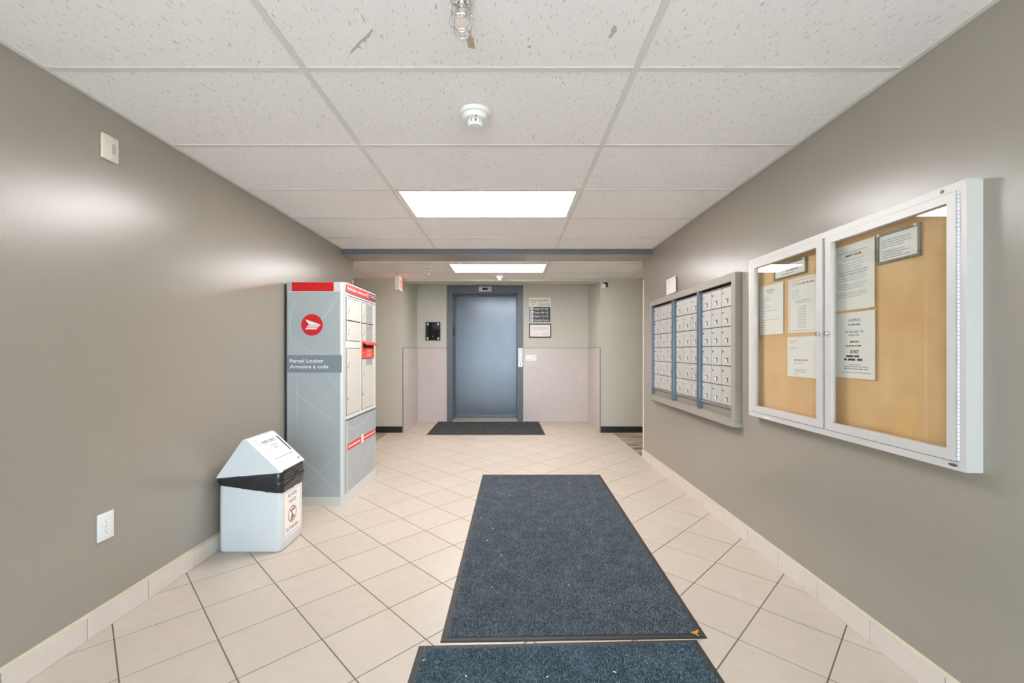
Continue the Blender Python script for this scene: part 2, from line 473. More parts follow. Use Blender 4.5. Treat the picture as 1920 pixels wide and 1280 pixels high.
po = bpy.data.objects.new('doorway_portal', pl); COL.objects.link(po); po.location = ((OX0+OX1)/2, YB-.2, OZ/2); po.rotation_euler = (PI/2, 0, 0)
po.rotation_euler = (-PI/2, 0, PI)

# wainscot tiles: 30 cm, four rows, in the recess
for z0 in range(4):
    pass
def wain(parent, P, us, name='tile'):
    for k in range(len(us)-1):
        for r in range(4):
            b = bmesh.new()
            rect(b, P, us[k]+.0012, us[k+1]-.0012, r*.302+.0012, (r+1)*.302-.0012, .0, .0088+random.uniform(0, .0004))
            add(name, b, TILEW, parent)
wain(wb, frame_of('F', (0, YR, 0)), [RL+.009, -1.229, DX0])
wain(wb, frame_of('F', (0, YR, 0)), [DX1, .504, .810, 1.116, RR-.009])
PLr = frame_of('L', (RL, 0, 0)); PRr = frame_of('R', (RR, 0, 0))
wain(wpl, PLr, [YP+.004, YP+.33, YP+.645, YR])
wain(wpr, PRr, [-YR, -(YP+.645), -(YP+.33), -(YP+.004)])
for par, b in ((wb, (lambda t: (rect(t, frame_of('F', (0, YR, 0)), RL+.009, DX0, 0, 1.208, 0, .006), rect(t, frame_of('F', (0, YR, 0)), DX1, RR-.009, 0, 1.208, 0, .006)))),
               (wpl, lambda t: rect(t, PLr, YP+.004, YR, 0, 1.208, 0, .006)), (wpr, lambda t: rect(t, PRr, -YR, -YP-.004, 0, 1.208, 0, .006))):
    t = bmesh.new(); b(t); add('grout', t, GROUTW, par)
t = bmesh.new(); rect(t, frame_of('F', (0, YR, 0)), RL+.009, DX0, 1.208, 1.215, 0, .010); rect(t, frame_of('F', (0, YR, 0)), DX1, RR-.009, 1.208, 1.215, 0, .010); add('edge_trim', t, TRIMB, wb)
t = bmesh.new(); rect(t, PLr, YP-.002, YR, 1.208, 1.215, 0, .010); rect(t, PLr, YP-.002, YP+.004, 0, 1.208, 0, .010); add('edge_trim', t, TRIMB, wpl)
t = bmesh.new(); rect(t, PRr, -YR, -YP+.002, 1.208, 1.215, 0, .010); rect(t, PRr, -YP-.004, -YP+.002, 0, 1.208, 0, .010); add('edge_trim', t, TRIMB, wpr)
for side, a, c in (('left', -5.2, RL-.004), ('right', RR+.004, 5.2)):
    b = bmesh.new(); Pz = frame_of('F', (0, YP, 0))
    rect(b, Pz, a, c, 0, .088, 0, .006); prism(b, [(a, 0), (c, 0), (c, .02), (a, .02)], Pz, .006, .011)
    add('baseboard_pier_'+side, b, BLACKV, kind='structure')

# baseboard tiles of the long walls with a cream cap strip
def base_side(name, xw, s, joints, y0, y1):
    r_ = root(name, (xw, (y0+y1)/2, 0))
    js = [y0]+[j for j in joints if y0+.02 < j < y1-.02]+[y1]
    for a, c in zip(js, js[1:]):
        add('tile', B(min(xw, xw+s*.0115), max(xw, xw+s*.0115), a+.0014, c-.0014, 0, .0895, bev=.0012, seg=1), BASET, r_)
    b = bmesh.new()
    pr = [(0, .0895), (.0115, .0895), (.0105, .092), (0, .102)]
    va = [b.verts.new((xw+s*x, y0, z)) for x, z in pr]; vb = [b.verts.new((xw+s*x, y1, z)) for x, z in pr]
    b.faces.new(va); b.faces.new(vb[::-1])
    for k in range(4): b.faces.new((va[k], va[(k+1) % 4], vb[(k+1) % 4], vb[k]))
    add('cap_strip', b, CAULK, r_)
    b = B(min(xw, xw+s*.008), max(xw, xw+s*.008), y0, y1, 0, .089); add('grout', b, GROUT, r_)
base_side('baseboard_left', XL, 1, [1.7316+.2935*k for k in range(-12, 12)], YB, YE)
base_side('baseboard_right', XR, -1, [1.715+.2955*k for k in range(-12, 12)], YB, YE)
# corner guards on the wall ends
for side, xw, s in (('left', XL, 1), ('right', XR, -1)):
    b = B(min(xw, xw+s*.003), max(xw, xw+s*.003), YE-.032, YE+.003, .106, 1.93); box(b, min(xw+s*.003, xw-s*.03), max(xw+s*.003, xw-s*.03), YE, YE+.003, .106, 1.93)
    props(add('corner_guard', b, CREAMP), label='cream corner guard on the wall end %s' % ('beyond the mailboxes' if side == 'right' else 'behind the parcel locker'), cat='guard')

# ------------------------------------------------------------------ ceiling: lay-in boards, tees, lights
ce = add('ceiling', B(-5.34, 5.34, YB-.15, YR+.5, 2.32, 2.42), TEE, at=(0, 3, CEIL), kind='structure')
XG = [-.759+1.22*k for k in range(-4, 6)]
YG = [1.583+.592*k for k in range(-7, 9)]
LIGHTS = [(-.759, 2.767), (-.759, 5.135)]
T = .012
def ceil_area(x0, x1, y0, y1, lights):
    xs = [x0]+[g for g in XG if x0+.03 < g < x1-.03]+[x1]
    ys = [y0]+[g for g in YG if y0+.03 < g < y1-.03]+[y1]
    for a, c in zip(xs, xs[1:]):
        for d, e in zip(ys, ys[1:]):
            if any(abs(a-lx) < .01 and abs(d-ly) < .01 for lx, ly in lights): continue
            add('ceiling_tile', B(a+T*.8, c-T*.8, d+T*.8, e-T*.8, CEIL+.0025, CEIL+.016), CEILB, ce, at=((a+c)/2, (d+e)/2, CEIL))
    for g in xs[1:-1]: add('tee', B(g-T, g+T, y0, y1, CEIL-.0005, CEIL+.0024), TEE, ce)
    for g in ys[1:-1]: add('tee', B(x0, x1, g-T, g+T, CEIL-.0002, CEIL+.0022), TEE, ce)
    b = B(x0, x1, y0, y0+.02, CEIL-.001, CEIL+.0023); box(b, x0, x1, y1-.02, y1, CEIL-.001, CEIL+.0023)
    box(b, x0, x0+.02, y0+.02, y1-.02, CEIL-.001, CEIL+.0023); box(b, x1-.02, x1, y0+.02, y1-.02, CEIL-.001, CEIL+.0023)
    add('wall_angle', b, TEE, ce)
ceil_area(XL, XR, YB, 4.368, LIGHTS)
ceil_area(-5.2, 5.2, YE, YP, LIGHTS)
add('recess_ceiling', B(RL, RR, 6.44, YR, 2.30, 2.318), TEE, ce)
for (lx, ly), lab in zip(LIGHTS, ('bright recessed ceiling light panel in the lobby before the beam', 'small recessed ceiling light panel in the hall before the lift')):
    x0, x1, y0, y1 = lx+T, lx+1.22-T, ly+T, ly+.592-T
    t = thing('ceiling_light', ((x0+x1)/2, (y0+y1)/2, CEIL), lab, 'ceiling light', 'recessed ceiling light panels')
    Pc = frame_of('D', (0, 0, CEIL+.004))
    b = bmesh.new(); frame_ring(b, Pc, x0, x1, y0, y1, .022, -.03, .002); add('frame', b, WHITE, t)
    b = bmesh.new(); rect(b, Pc, x0+.022, x1-.022, y0+.022, y1-.022, -.014, -.002); add('diffuser', b, LENS, t)
# ceiling lights of the side corridors (round the corner, out of the frame)
for sx in (-3.6, 3.6):
    t = thing('corridor_light', (sx, 5.43, CEIL), 'warm round ceiling light in the %s side corridor' % ('left' if sx < 0 else 'right'), 'ceiling light')
    b = lathe(bmesh.new(), (sx, 5.43, CEIL), [(.16, 0), (.16, -.02), (.15, -.02)]); add('base', b, WHITE, t, smooth=True)
    b = lathe(bmesh.new(), (sx, 5.43, CEIL), [(.15, -.02), (.13, -.055), (.08, -.075), (0.0001, -.08)]); add('globe', b, emit('corridor_globe', (255, 224, 180), 14), t, smooth=True)

# scrapes and a torn patch on the ceiling boards
Pc = frame_of('D', (0, 0, CEIL+.0025))
b = bmesh.new(); prism(b, [(-.139, 1.392), (-.128, 1.392), (-.128, 1.424), (-.1225, 1.424), (-.121, 1.478), (-.144, 1.470), (-.146, 1.427), (-.139, 1.427)], Pc, 0, .0012)
add('torn_patch', b, BROWN, ce)
b = bmesh.new(); prism(b, [(-.565, 1.508), (-.545, 1.480), (-.505, 1.440), (-.478, 1.418), (-.446, 1.386), (-.442, 1.389), (-.468, 1.424), (-.480, 1.432), (-.481, 1.444), (-.496, 1.443), (-.514, 1.462), (-.508, 1.480), (-.520, 1.470), (-.545, 1.492)], Pc, 0, .0008)
add('scrape', b, STAIN, ce)
b = bmesh.new(); prism(b, [(.330, 1.372), (.338, 1.375), (.345, 1.395), (.338, 1.412), (.330, 1.430), (.324, 1.424), (.329, 1.404), (.325, 1.39)], Pc, 0, .0008)
add('scrape', b, STAIN, ce)
b = bmesh.new(); prism(b, ellipse(.064, 1.467, .007, .006, 10), Pc, 0, .0008); add('scrape', b, STAIN, ce)

# ------------------------------------------------------------------ lift entrance
Pb = frame_of('F', (0, YR, 0))
d1 = root('door_1', (-.42, YR, 0))
YD = 7.40
b = bmesh.new()
IX0, IX1, IZ = -.9515, .1145, 2.113
rect(b, Pb, DX0, IX0, 0, DTOP, -.30, .022); rect(b, Pb, IX1, DX1, 0, DTOP, -.30, .022); rect(b, Pb, IX0, IX1, IZ, DTOP, -.30, .022)
add('frame', b, SLATE, d1)
b = bmesh.new()
rect(b, Pb, IX0, IX0+.010, .02, IZ, -.275, -.20); rect(b, Pb, IX1-.010, IX1, .02, IZ, -.275, -.20); rect(b, Pb, IX0+.01, IX1-.01, IZ-.012, IZ, -.275, -.20)
add('door_stop', b, SLATE, d1)
b = bmesh.new(); rect(b, Pb, IX0-.02, IX1+.02, .022, IZ+.03, -.34, -.29); dp = add('door_panel', b, DOORM, d1)
b = bmesh.new(); rect(b, Pb, IX0, IX1, -.02, .018, -.33, .004)
for k in range(3): rect(b, Pb, IX0, IX1, .018, .0195, -.28+.07*k, -.25+.07*k)
add('sill', b, mat('pale_metal_sill', (188, 178, 164), .35, metal=.5), d1)
b = bmesh.new(); rect(b, Pb, IX0, IX0+.012, 1.42, 1.56, -.13, -.10); add('latch', b, DARKG, d1)
b = bmesh.new(); rect(b, Pb, IX0+.04, IX1-.04, .0215, .028, -.291, -.286); add('seal', b, DARKG, d1)
add('shaft_wall', B(DX0-.2, DX1+.2, YR+.46, YR+.5, 0, 2.34), DARKG, d1)

t = thing('lift_indicator', (-.416, YR-.022, 2.14), 'small silver floor indicator over the lift door', 'indicator')
P = frame_of('F', (-.416, YR-.022, 2.1825))
b = bmesh.new(); rect(b, P, -.105, .105, -.0405, .0405, 0, .008); add('plate', b, STEEL, t)
b = bmesh.new(); rect(b, P, -.042, .042, -.019, .019, .008, .0095); w_ = add('window', b, GLOSSB, t)
b = letters(bmesh.new(), P, 0, -.011, '1', .022, w=.0096); add('digit', b, REDL, w_)
b = bmesh.new(); prism(b, ellipse(.075, 0, .006, .006, 12), P, .008, .0095); add('screw', b, DARKG, t)

t = thing('call_panel', (.164, YR-.022, .9), 'brushed steel call button panel on the right jamb of the lift', 'button panel')
P = frame_of('F', (.164, YR-.022, 1.056))
b = bmesh.new(); rect(b, P, -.038, .038, -.157, .157, 0, .006); add('plate', b, mat('brushed_call_plate', (205, 207, 210), .42, metal=.35), t)
for vv in (.045,):
    b = lathe(bmesh.new(), P(0, vv, .006), [(.015, 0), (.015, -.004), (.012, -.006)], 20, 'y'); add('button', b, WPLAST, t)
b = lathe(bmesh.new(), P(.006, -.11, .006), [(.014, 0), (.014, -.004), (.010, -.006)], 20, 'y'); bb = add('button', b, DARKG, t)
b = bmesh.new(); ring(b, P, .006, -.11, .014, .019, .006, .010); add('button_ring', b, CHROME, t)

# panels and signs on the lift wall
t = thing('black_display_panel', (-1.277, YR, 1.338), 'black glass panel with four pale standoffs left of the lift', 'display panel')
P = frame_of('F', (-1.277, YR, 1.4885))
b = bmesh.new(); frame_ring(b, P, -.121, .121, -.1505, .1505, .012, 0, .018); add('frame', b, BLACKF, t)
b = bmesh.new(); rect(b, P, -.109, .109, -.1385, .1385, .001, .012); add('panel', b, GLOSSB, t)
for su in (-1, 1):
    for sv in (-1, 1):
        b = bmesh.new(); rect(b, P, su*.086-.012, su*.086+.012, sv*.118-.016, sv*.118+.016, .012, .0145); add('corner_clip', b, WHITE, t)
for sv in (.085, -.083):
    b = bmesh.new(); prism(b, ellipse(0, sv, .006, .006, 12), P, .012, .014); add('screw', b, STEEL, t)

t = thing('directory_sign', (.486, YR, 1.645), 'building directory sign with ivory header and charcoal lines right of the lift', 'sign')
P = frame_of('F', (.486, YR, 0))
b = bmesh.new(); rect(b, P, -.179, .179, 1.891, 2.0435, 0, .012); hp = add('header', b, SIGNW, t)
b = bmesh.new(); letters(b, P, 0, 1.974, 'KINGSBURY', .042, .315, w=.0122); letters(b, P, .062, 1.911, 'SQUARE', .042, .20, w=.0122); add('lettering', b, mat('sign_olive_grey_print', (120, 118, 100), .6), hp)
b = bmesh.new(); prism(b, [(-.155, 1.958), (-.145, 1.966), (-.075, 1.966), (-.068, 1.958)], P, .012, .0126); rect(b, P, -.118, -.106, 1.918, 1.936, .012, .0126); rect(b, P, -.135, -.129, 1.925, 1.945, .012, .0126); rect(b, P, -.095, -.089, 1.925, 1.945, .012, .0126); add('roof_emblem', b, mat('sign_olive_dark_print', (90, 88, 74), .6), hp)
for k, (arrow, body) in enumerate((('l', 'Suites 101-102'), ('r', 'Suites 103-110'), ('l', 'Suites 111-112'), ('r', 'Amenity Room'))):
    zc = 1.891-.0308-.0615*k
    b = bmesh.new(); rect(b, P, -.172, .172, zc-.0302, zc+.0302, 0, .009); s_ = add('strip', b, SIGND, t)
    b = bmesh.new(); rect(b, P, -.158, -.108, zc-.024, zc+.024, .009, .0096); add('arrow_square', b, WHITEP, s_)
    dirn = -1 if arrow == 'l' else 1
    b = bmesh.new(); pts = [(-.133+dirn*.014, zc), (-.133-dirn*.010, zc+.014), (-.133-dirn*.010, zc-.014)]
    prism(b, pts, P, .0096, .0100); add('arrow', b, BLACK, s_)
    b = letters(bmesh.new(), P, -.088, zc-.014, body, .028, .222 if k < 3 else .232, 'LEFT', .012, w=.0092); add('lettering', b, WHITEP, s_)

t = thing('certificate_frame', (.489, YR, 1.385), 'black framed white certificate hanging under the directory sign', 'picture frame')
P = frame_of('F', (.489, YR, 1.4985))
b = bmesh.new(); frame_ring(b, P, -.183, .183, -.1155, .1155, .017, 0, .016); add('frame', b, BLACKF, t)
b = bmesh.new(); rect(b, P, -.170, .170, -.1025, .1025, .001, .008); pp = add('paper', b, PAPER, t)
b = bmesh.new()
for k in range(5): words(b, P, -.11, .11, .058-.012*k, .004, .0081)
words(b, P, -.02, .03, -.02, .004, .0081)
for k in range(4): words(b, P, .02, .12, -.04-.012*k, .004, .0081); words(b, P, -.11, -.02, -.045-.014*k, .003, .0081)
add('print', b, GREYL, pp)
b = bmesh.new(); frame_ring(b, P, -.135, .135, -.102, .102, .004, .008, .0083); add('border_line', b, GREYL, pp)

t = thing('white_notice_plate', (.341, YR-.009, 1.003), 'small white notice plate on the wall tiles right of the lift', 'sign')
P = frame_of('F', (.341, YR-.0092, 1.0515))
b = bmesh.new(); rect(b, P, -.088, .088, -.0485, .0485, 0, .004); pp = add('plate', b, WHITEP, t)
b = bmesh.new(); prism(b, ellipse(.008, .022, .006, .006, 10), P, .004, .0045); words(b, P, -.06, .05, -.03, .005, .0041); words(b, P, .05, .075, .02, .006, .0041); words(b, P, .05, .075, .0, .006, .0041); add('print', b, GREYL, pp)

# exit sign hanging from the hall ceiling
ex, ey = -1.530, 5.90
t = thing('exit_sign', (ex, ey, 1.99), 'lit exit sign hung edge-on from the hall ceiling above the parcel locker', 'exit sign')
ang = math.radians(6)
Pe = frame_of(((-math.sin(ang), math.cos(ang), 0), (0, 0, 1), (math.cos(ang), math.sin(ang), 0)), (ex, ey, 2.083))
b = bmesh.new(); rect(b, Pe, -.13, .13, -.093, .097, -.026, .026); bd = add('body', b, WPLAST, t)
for s in (1, -1):
    U = (-s*math.sin(ang), s*math.cos(ang), 0); N = (s*math.cos(ang), s*math.sin(ang), 0)
    Pf = frame_of((U, (0, 0, 1), N), Vector((ex, ey, 2.083))+.026*Vector(N))
    b = bmesh.new(); rect(b, Pf, -.125, .125, -.088, .088, 0, .003); fc = add('face', b, EXITF, t)
    b = letters(bmesh.new(), Pf, 0, -.055, 'EXIT', .11, .20, bold=.02, w=.0031); add('lettering', b, EXITL, fc)
b = lathe(bmesh.new(), (ex, ey, CEIL), [(.06, 0), (.06, -.012), (.02, -.016), (.02, -.022)], 24); add('canopy', b, WPLAST, t)
b = lathe(bmesh.new(), Pe(-.06, -.055, 0), [(.006, 0), (.006, .002)], 12, 'y'); 
bmesh.ops.translate(b, verts=b.verts, vec=(0.055*0, -.072, 0)); add('test_button', b, DARKG, t)

# emergency lamp on the right pier
t = thing('emergency_lamp', (1.345, YP, 2.06), 'small emergency spot lamp with dark bracket high on the right pier', 'lamp')
P = frame_of('F', (1.356, YP, 2.107))
b = bmesh.new(); rect(b, P, -.027, .027, -.03, .03, 0, .04); add('bracket', b, DARKG, t)
b = lathe(bmesh.new(), P(-.045, -.03, .07), [(.018, .035), (.030, .0), (.032, -.03), (.027, -.034)], 20, 'y'); add('lamp_head', b, WPLAST, t, smooth=True)
b = tube(bmesh.new(), [P(-.02, 0, .03), P(-.035, -.02, .05)], .008); add('swivel', b, DARKG, t)

# ------------------------------------------------------------------ smoke detectors
def detector(x, y, r, lab):
    t = thing('smoke_detector', (x, y, CEIL), lab, 'smoke detector', 'smoke detectors on the ceiling')
    b = lathe(bmesh.new(), (x, y, CEIL), [(r, 0), (r*1.0, -.010), (r*.97, -.016), (r*.90, -.018)], 40); add('base', b, WPLAST, t, smooth=True)
    b = lathe(bmesh.new(), (x, y, CEIL), [(r*.80, -.0175), (r*.80, -.030), (r*.74, -.036), (r*.55, -.040)], 40); add('body', b, WPLAST, t, smooth=True)
    b = lathe(bmesh.new(), (x, y, CEIL), [(r*.40, -.0395), (r*.40, -.054)], 32); add('chamber', b, DARKG, t, smooth=True)
    for k in range(10):
        a = 2*PI*(k+.25)/10
        p = Vector((x+r*.42*math.cos(a), y+r*.42*math.sin(a), CEIL-.047))
        bb = bmesh.new(); box(bb, -.003, .003, -.006, .006, -.008, .008)
        bmesh.ops.transform(bb, matrix=Matrix.Translation(p) @ Matrix.Rotation(a, 4, 'Z'), verts=bb.verts); add('vent_rib', bb, WPLAST, t)
    b = lathe(bmesh.new(), (x, y, CEIL), [(r*.47, -.053), (r*.47, -.058), (r*.40, -.063), (.0001, -.064)], 32); add('cap', b, WPLAST, t, smooth=True)
    b = lathe(bmesh.new(), (x+.008, y-r*.66, CEIL-.0375), [(.003, .002), (.003, -.002)], 10); add('status_lamp', b, DARKG, t)
detector(-.153, 1.868, .068, 'white round smoke detector on the lobby ceiling before the light panel')
detector(-.150, 5.93, .056, 'white round smoke detector on the hall ceiling by the lift')

# ------------------------------------------------------------------ sprinklers with wire guards
def sprinkler(x, y, s, lab):
    t = thing('sprinkler_head', (x, y, CEIL), lab, 'sprinkler', 'caged sprinkler heads')
    z = CEIL
    b = lathe(bmesh.new(), (x, y, z), [(.036, 0), (.034, -.006), (.020, -.010), (.020, -.012)], 28); add('escutcheon', b, CHROME, t, smooth=True)
    b = lathe(bmesh.new(), (x, y, z), [(.013, -.01), (.013, -.030), (.009, -.034)], 16); add('body', b, CHROME, t, smooth=True)
    b = tube(bmesh.new(), [(x-.010, y, z-.032), (x-.014, y, z-.045), (x-.008, y, z-.062), (x, y, z-.066)], .0022); tube(b, [(x+.010, y, z-.032), (x+.014, y, z-.045), (x+.008, y, z-.062), (x, y, z-.066)], .0022); add('frame_arms', b, CHROME, t, smooth=True)
    b = lathe(bmesh.new(), (x, y, z), [(.003, -.034), (.003, -.062)], 8); add('bulb', b, GREYL, t)
    b = lathe(bmesh.new(), (x, y, z), [(.006, -.066), (.018, -.069), (.018, -.071), (.0001, -.071)], 20); add('deflector', b, CHROME, t, smooth=True)
    g = bmesh.new()
    def cir(r, zz): tube(g, [(x+r*math.cos(2*PI*k/28), y+r*math.sin(2*PI*k/28), zz) for k in range(28)], .0013, 6, True)
    cir(.036, z-.030); cir(.036, z-.072); cir(.020, z-.104)
    for k in range(4):
        a = PI/4+k*PI/2; c_, s_ = math.cos(a), math.sin(a)
        tube(g, [(x+r*c_, y+r*s_, z+zz) for r, zz in ((.014, -.012), (.030, -.022), (.037, -.036), (.037, -.072), (.033, -.090), (.020, -.104), (.006, -.108))], .0014, 6)
    add('wire_guard', g, CHROME, t, smooth=True)
sprinkler(-.142, 1.262, 1, 'chrome sprinkler head in a wire guard at the ceiling edge overhead')
sprinkler(-1.046, 5.42, 1, 'chrome sprinkler head in a wire guard on the far hall ceiling')

# ------------------------------------------------------------------ wall plates on the left wall
P = frame_of('L', (XL, 1.8335, 2.0275))
t = thing('sounder_plate', (XL, 1.8335, 1.975), 'ivory wall plate with small louvred sounder high on the left wall', 'wall plate')
b = B(XL, XL+.012, 1.796, 1.871, 1.975, 2.080, bev=.004); add('plate', b, CREAMP, t, smooth=True)
b = bmesh.new(); rect(b, P, -.002, .024, -.034, .034, .011, .0135); ins = add('insert', b, CREAMP, t)
for k in range(7):
    b = bmesh.new(); rect(b, P, .003, .020, -.020+.0062*k, -.0172+.0062*k, .0135, .0141); add('louvre', b, GREYP, ins)
for vv in (.043, -.043):
    b = lathe(bmesh.new(), P(.011, vv, .011), [(.003, 0), (.003, .002)], 12, 'x'); add('screw', b, GREYL, t)
P = frame_of('L', (XL, 1.8175, .4265))
t = thing('wall_outlet', (XL, 1.8175, .369), 'white duplex power outlet low on the left wall', 'outlet')
b = B(XL, XL+.006, 1.781, 1.854, .369, .484, bev=.002); add('plate', b, WPLAST, t, smooth=True)
for vv in (.0205, -.0205):
    b = bmesh.new(); prism(b, [(.017*math.cos(2*PI*k/24), vv+max(-.0135, min(.0135, .0185*math.sin(2*PI*k/24)))) for k in range(24)], P, .005, .0085); so = add('socket', b, WPLAST, t)
    b = bmesh.new()
    rect(b, P, -.0075, -.0055, vv+.000, vv+.008, .0085, .0088); rect(b, P, .0055, .0075, vv+.001, vv+.007, .0085, .0088); prism(b, ellipse(0, vv-.007, .0026, .0026, 12), P, .0085, .0088)
    add('slots', b, GREYP, so)
b = lathe(bmesh.new(), P(0, 0, .005), [(.0025, 0), (.0025, .003)], 12, 'x'); add('screw', b, GREYL, t)

# ------------------------------------------------------------------ parcel locker
LX0, LX1 = -1.689, -1.245        # back / front faces
LY0, LY1 = 3.253, 4.000
LT = 1.686
t = thing('parcel_locker', ((LX0+LX1)/2, (LY0+LY1)/2, 0), 'tall grey and white parcel locker with red header against the left wall', 'parcel locker')
add('gap_plate', B(XL+.013, LX0+.002, LY0+.012, LY1-.01, .002, LT-.02), mat('dark_gap_plate', (46, 52, 54), .5), t)  # dark plate filling the gap between wall and locker
add('body', B(LX0, LX1-.012, LY0+.006, LY1-.006, .04, LT-.004), POSTW, t)
PF = frame_of('F', (0, LY0, 0)); PL = frame_of('L', (LX1, 0, 0))
def rpost(bm, cx, cy, sx, sy, r, z0, z1, n=8):
    """quarter-round corner post"""
    poly = [(cx-sx*r, cy-sy*r)]
    for k in range(n+1):
        a = PI/2*k/n
        poly.append((cx-sx*r+sx*r*math.sin(a), cy-sy*r+sy*r*math.cos(a)))
    prism(bm, [(x, y) for x, y in poly], frame_of('U', (0, 0, 0)), z0, z1)
b = bmesh.new(); rpost(b, LX1, LY0, 1, -1, .042, .0, LT-.075); add('corner_post', b, POSTW, t, smooth=True)
b = bmesh.new(); rpost(b, LX1, LY1, 1, 1, .03, .0, LT-.075); add('corner_post', b, POSTW, t, smooth=True)
b = bmesh.new(); rect(b, PF, LX0, LX1-.042, .062, LT-.066, -.008, 0); sp = add('side_panel', b, POSTG, t)
# pale swirls printed on the side panel
_rib = [0]
def ribbon(bm, P, pts, w_, dep=.0004):
    _rib[0] += 1; dep += .00007*(_rib[0] % 9)
    n = 26; res = []
    p0, p1, p2, p3 = [Vector(p) for p in pts]
    for k in range(n+1):
        s = k/n; res.append((1-s)**3*p0+3*(1-s)**2*s*p1+3*(1-s)*s*s*p2+s**3*p3)
    va = []
    for k in range(n+1):
        d = (res[min(k+1, n)]-res[max(k-1, 0)]).normalized(); nn = Vector((-d.y, d.x))*w_*(.35+.65*math.sin(PI*k/n))
        va.append((bm.verts.new(P(*(res[k]+nn), dep)), bm.verts.new(P(*(res[k]-nn), dep))))
    for a, c in zip(va, va[1:]): bm.faces.new((a[0], a[1], c[1], c[0]))
b = bmesh.new()
for pts, w_ in ((((-1.30, 1.60), (-1.36, 1.46), (-1.42, 1.40), (-1.56, 1.30)), .010), (((-1.56, 1.61), (-1.68, 1.50), (-1.70, 1.34), (-1.62, 1.14)), .008),
                (((-1.62, 1.30), (-1.66, 1.22), (-1.52, 1.14), (-1.38, 1.135)), .006), (((-1.685, .90), (-1.56, .80), (-1.42, .68), (-1.30, .62)), .007),
                (((-1.62, 1.0), (-1.60, .86), (-1.62, .70), (-1.60, .45)), .005), (((-1.68, .42), (-1.54, .34), (-1.40, .2), (-1.30, .07)), .010),
                (((-1.66, .08), (-1.54, .16), (-1.38, .26), (-1.30, .42)), .008), (((-1.40, 1.0), (-1.35, .95), (-1.32, .9), (-1.30, .88)), .006)):
    ribbon(b, PF, pts, w_)
add('swirl_print', b, SWIRL, sp)
# emblem: red disc with a white folded wing
ec, ez = -1.499, 1.362
b = bmesh.new(); prism(b, ellipse(ec, ez, .081, .081, 48), PF, .0005, .0022); em = add('emblem', b, POSTR, t)
b = bmesh.new(); q = lambda *pp: prism(b, [(ec+x*.081, ez+y*.081) for x, y in pp], PF, .0022, .0028)
q((-.64, .52), (.80, .04), (-.02, .04), (-.30, .07)); q((-.30, .02), (.82, -.0), (.70, -.10), (-.40, -.08)); 
q((-.44, -.14), (.66, -.14), (.56, -.24), (-.52, -.24)); q((-.56, -.30), (.52, -.30), (.40, -.42), (-.64, -.42))
add('wing', b, WHITEP, em)
# name band
b = bmesh.new(); rect(b, PF, LX0+.002, LX1-.030, 1.004, 1.134, .0004, .0018); nb = add('name_band', b, BANDG, t)
b = bmesh.new(); letters(b, PF, LX0+.022, 1.078, 'Parcel Locker', .026, .255, 'LEFT', .012, w=.0019); letters(b, PF, LX0+.022, 1.034, 'Armoire à colis', .026, .292, 'LEFT', .012, w=.0019); add('lettering', b, WHITEP, nb)
# top cap and the red banners
b = bmesh.new()
box(b, LX0, LX1-.042, LY0-.001, LY1-.03, LT-.075, LT); box(b, LX1-.0421, LX1+.001, LY0+.042, LY1-.03, LT-.0749, LT-.0001); rpost(b, LX1+.001, LY0-.001, 1, -1, .043, LT-.075, LT); rpost(b, LX1+.001, LY1, 1, 1, .031, LT-.075, LT)
add('top_cap', b, POSTW, t, smooth=True)
b = bmesh.new(); rect(b, PF, -1.652, -1.335, LT-.069, LT-.002, .001, .003); add('side_banner', b, POSTR, t)
b = bmesh.new(); rect(b, PF, LX0, -1.656, LT-.068, LT-.001, .001, .0024); add('banner_end', b, POSTG, t)
b = bmesh.new(); rect(b, PL, LY0+.012, LY1-.022, LT-.074, LT-.010, .001, .003); fb = add('front_banner', b, POSTR, t)
b = bmesh.new(); letters(b, PL, LY0+.03, LT-.050, 'Parcel Locker', .020, .20, 'LEFT', .012, w=.0031); letters(b, PL, LY0+.25, LT-.050, 'Armoire à colis', .020, .20, 'LEFT', .012, w=.0031)
frame_ring(b, PL, LY0+.475, LY0+.505, LT-.052, LT-.024, .004, .003, .0034); rect(b, PL, LY0+.485, LY0+.495, LT-.042, LT-.034, .003, .0034)
add('lettering', b, WHITEP, fb)
b = bmesh.new(); rect(b, PL, LY0+.535, LY1-.026, LT-.064, LT-.016, .003, .0036); eb = add('emblem_box', b, PURPLE, fb)
b = bmesh.new(); letters(b, PL, LY0+.543, LT-.034, 'CANADA', .010, .06, 'LEFT', .01, w=.0037); letters(b, PL, LY0+.543, LT-.052, 'POST', .010, .045, 'LEFT', .01, w=.0037)
letters(b, PL, LY0+.648, LT-.034, 'POSTES', .010, .06, 'LEFT', .01, w=.0037); letters(b, PL, LY0+.648, LT-.052, 'CANADA', .010, .06, 'LEFT', .01, w=.0037); 
prism(b, [(LY0+.612, LT-.026), (LY0+.642, LT-.040), (LY0+.616, LT-.054), (LY0+.62, LT-.040)], PL, .0036, .0040)
add('box_lettering', b, WHITEP, fb)
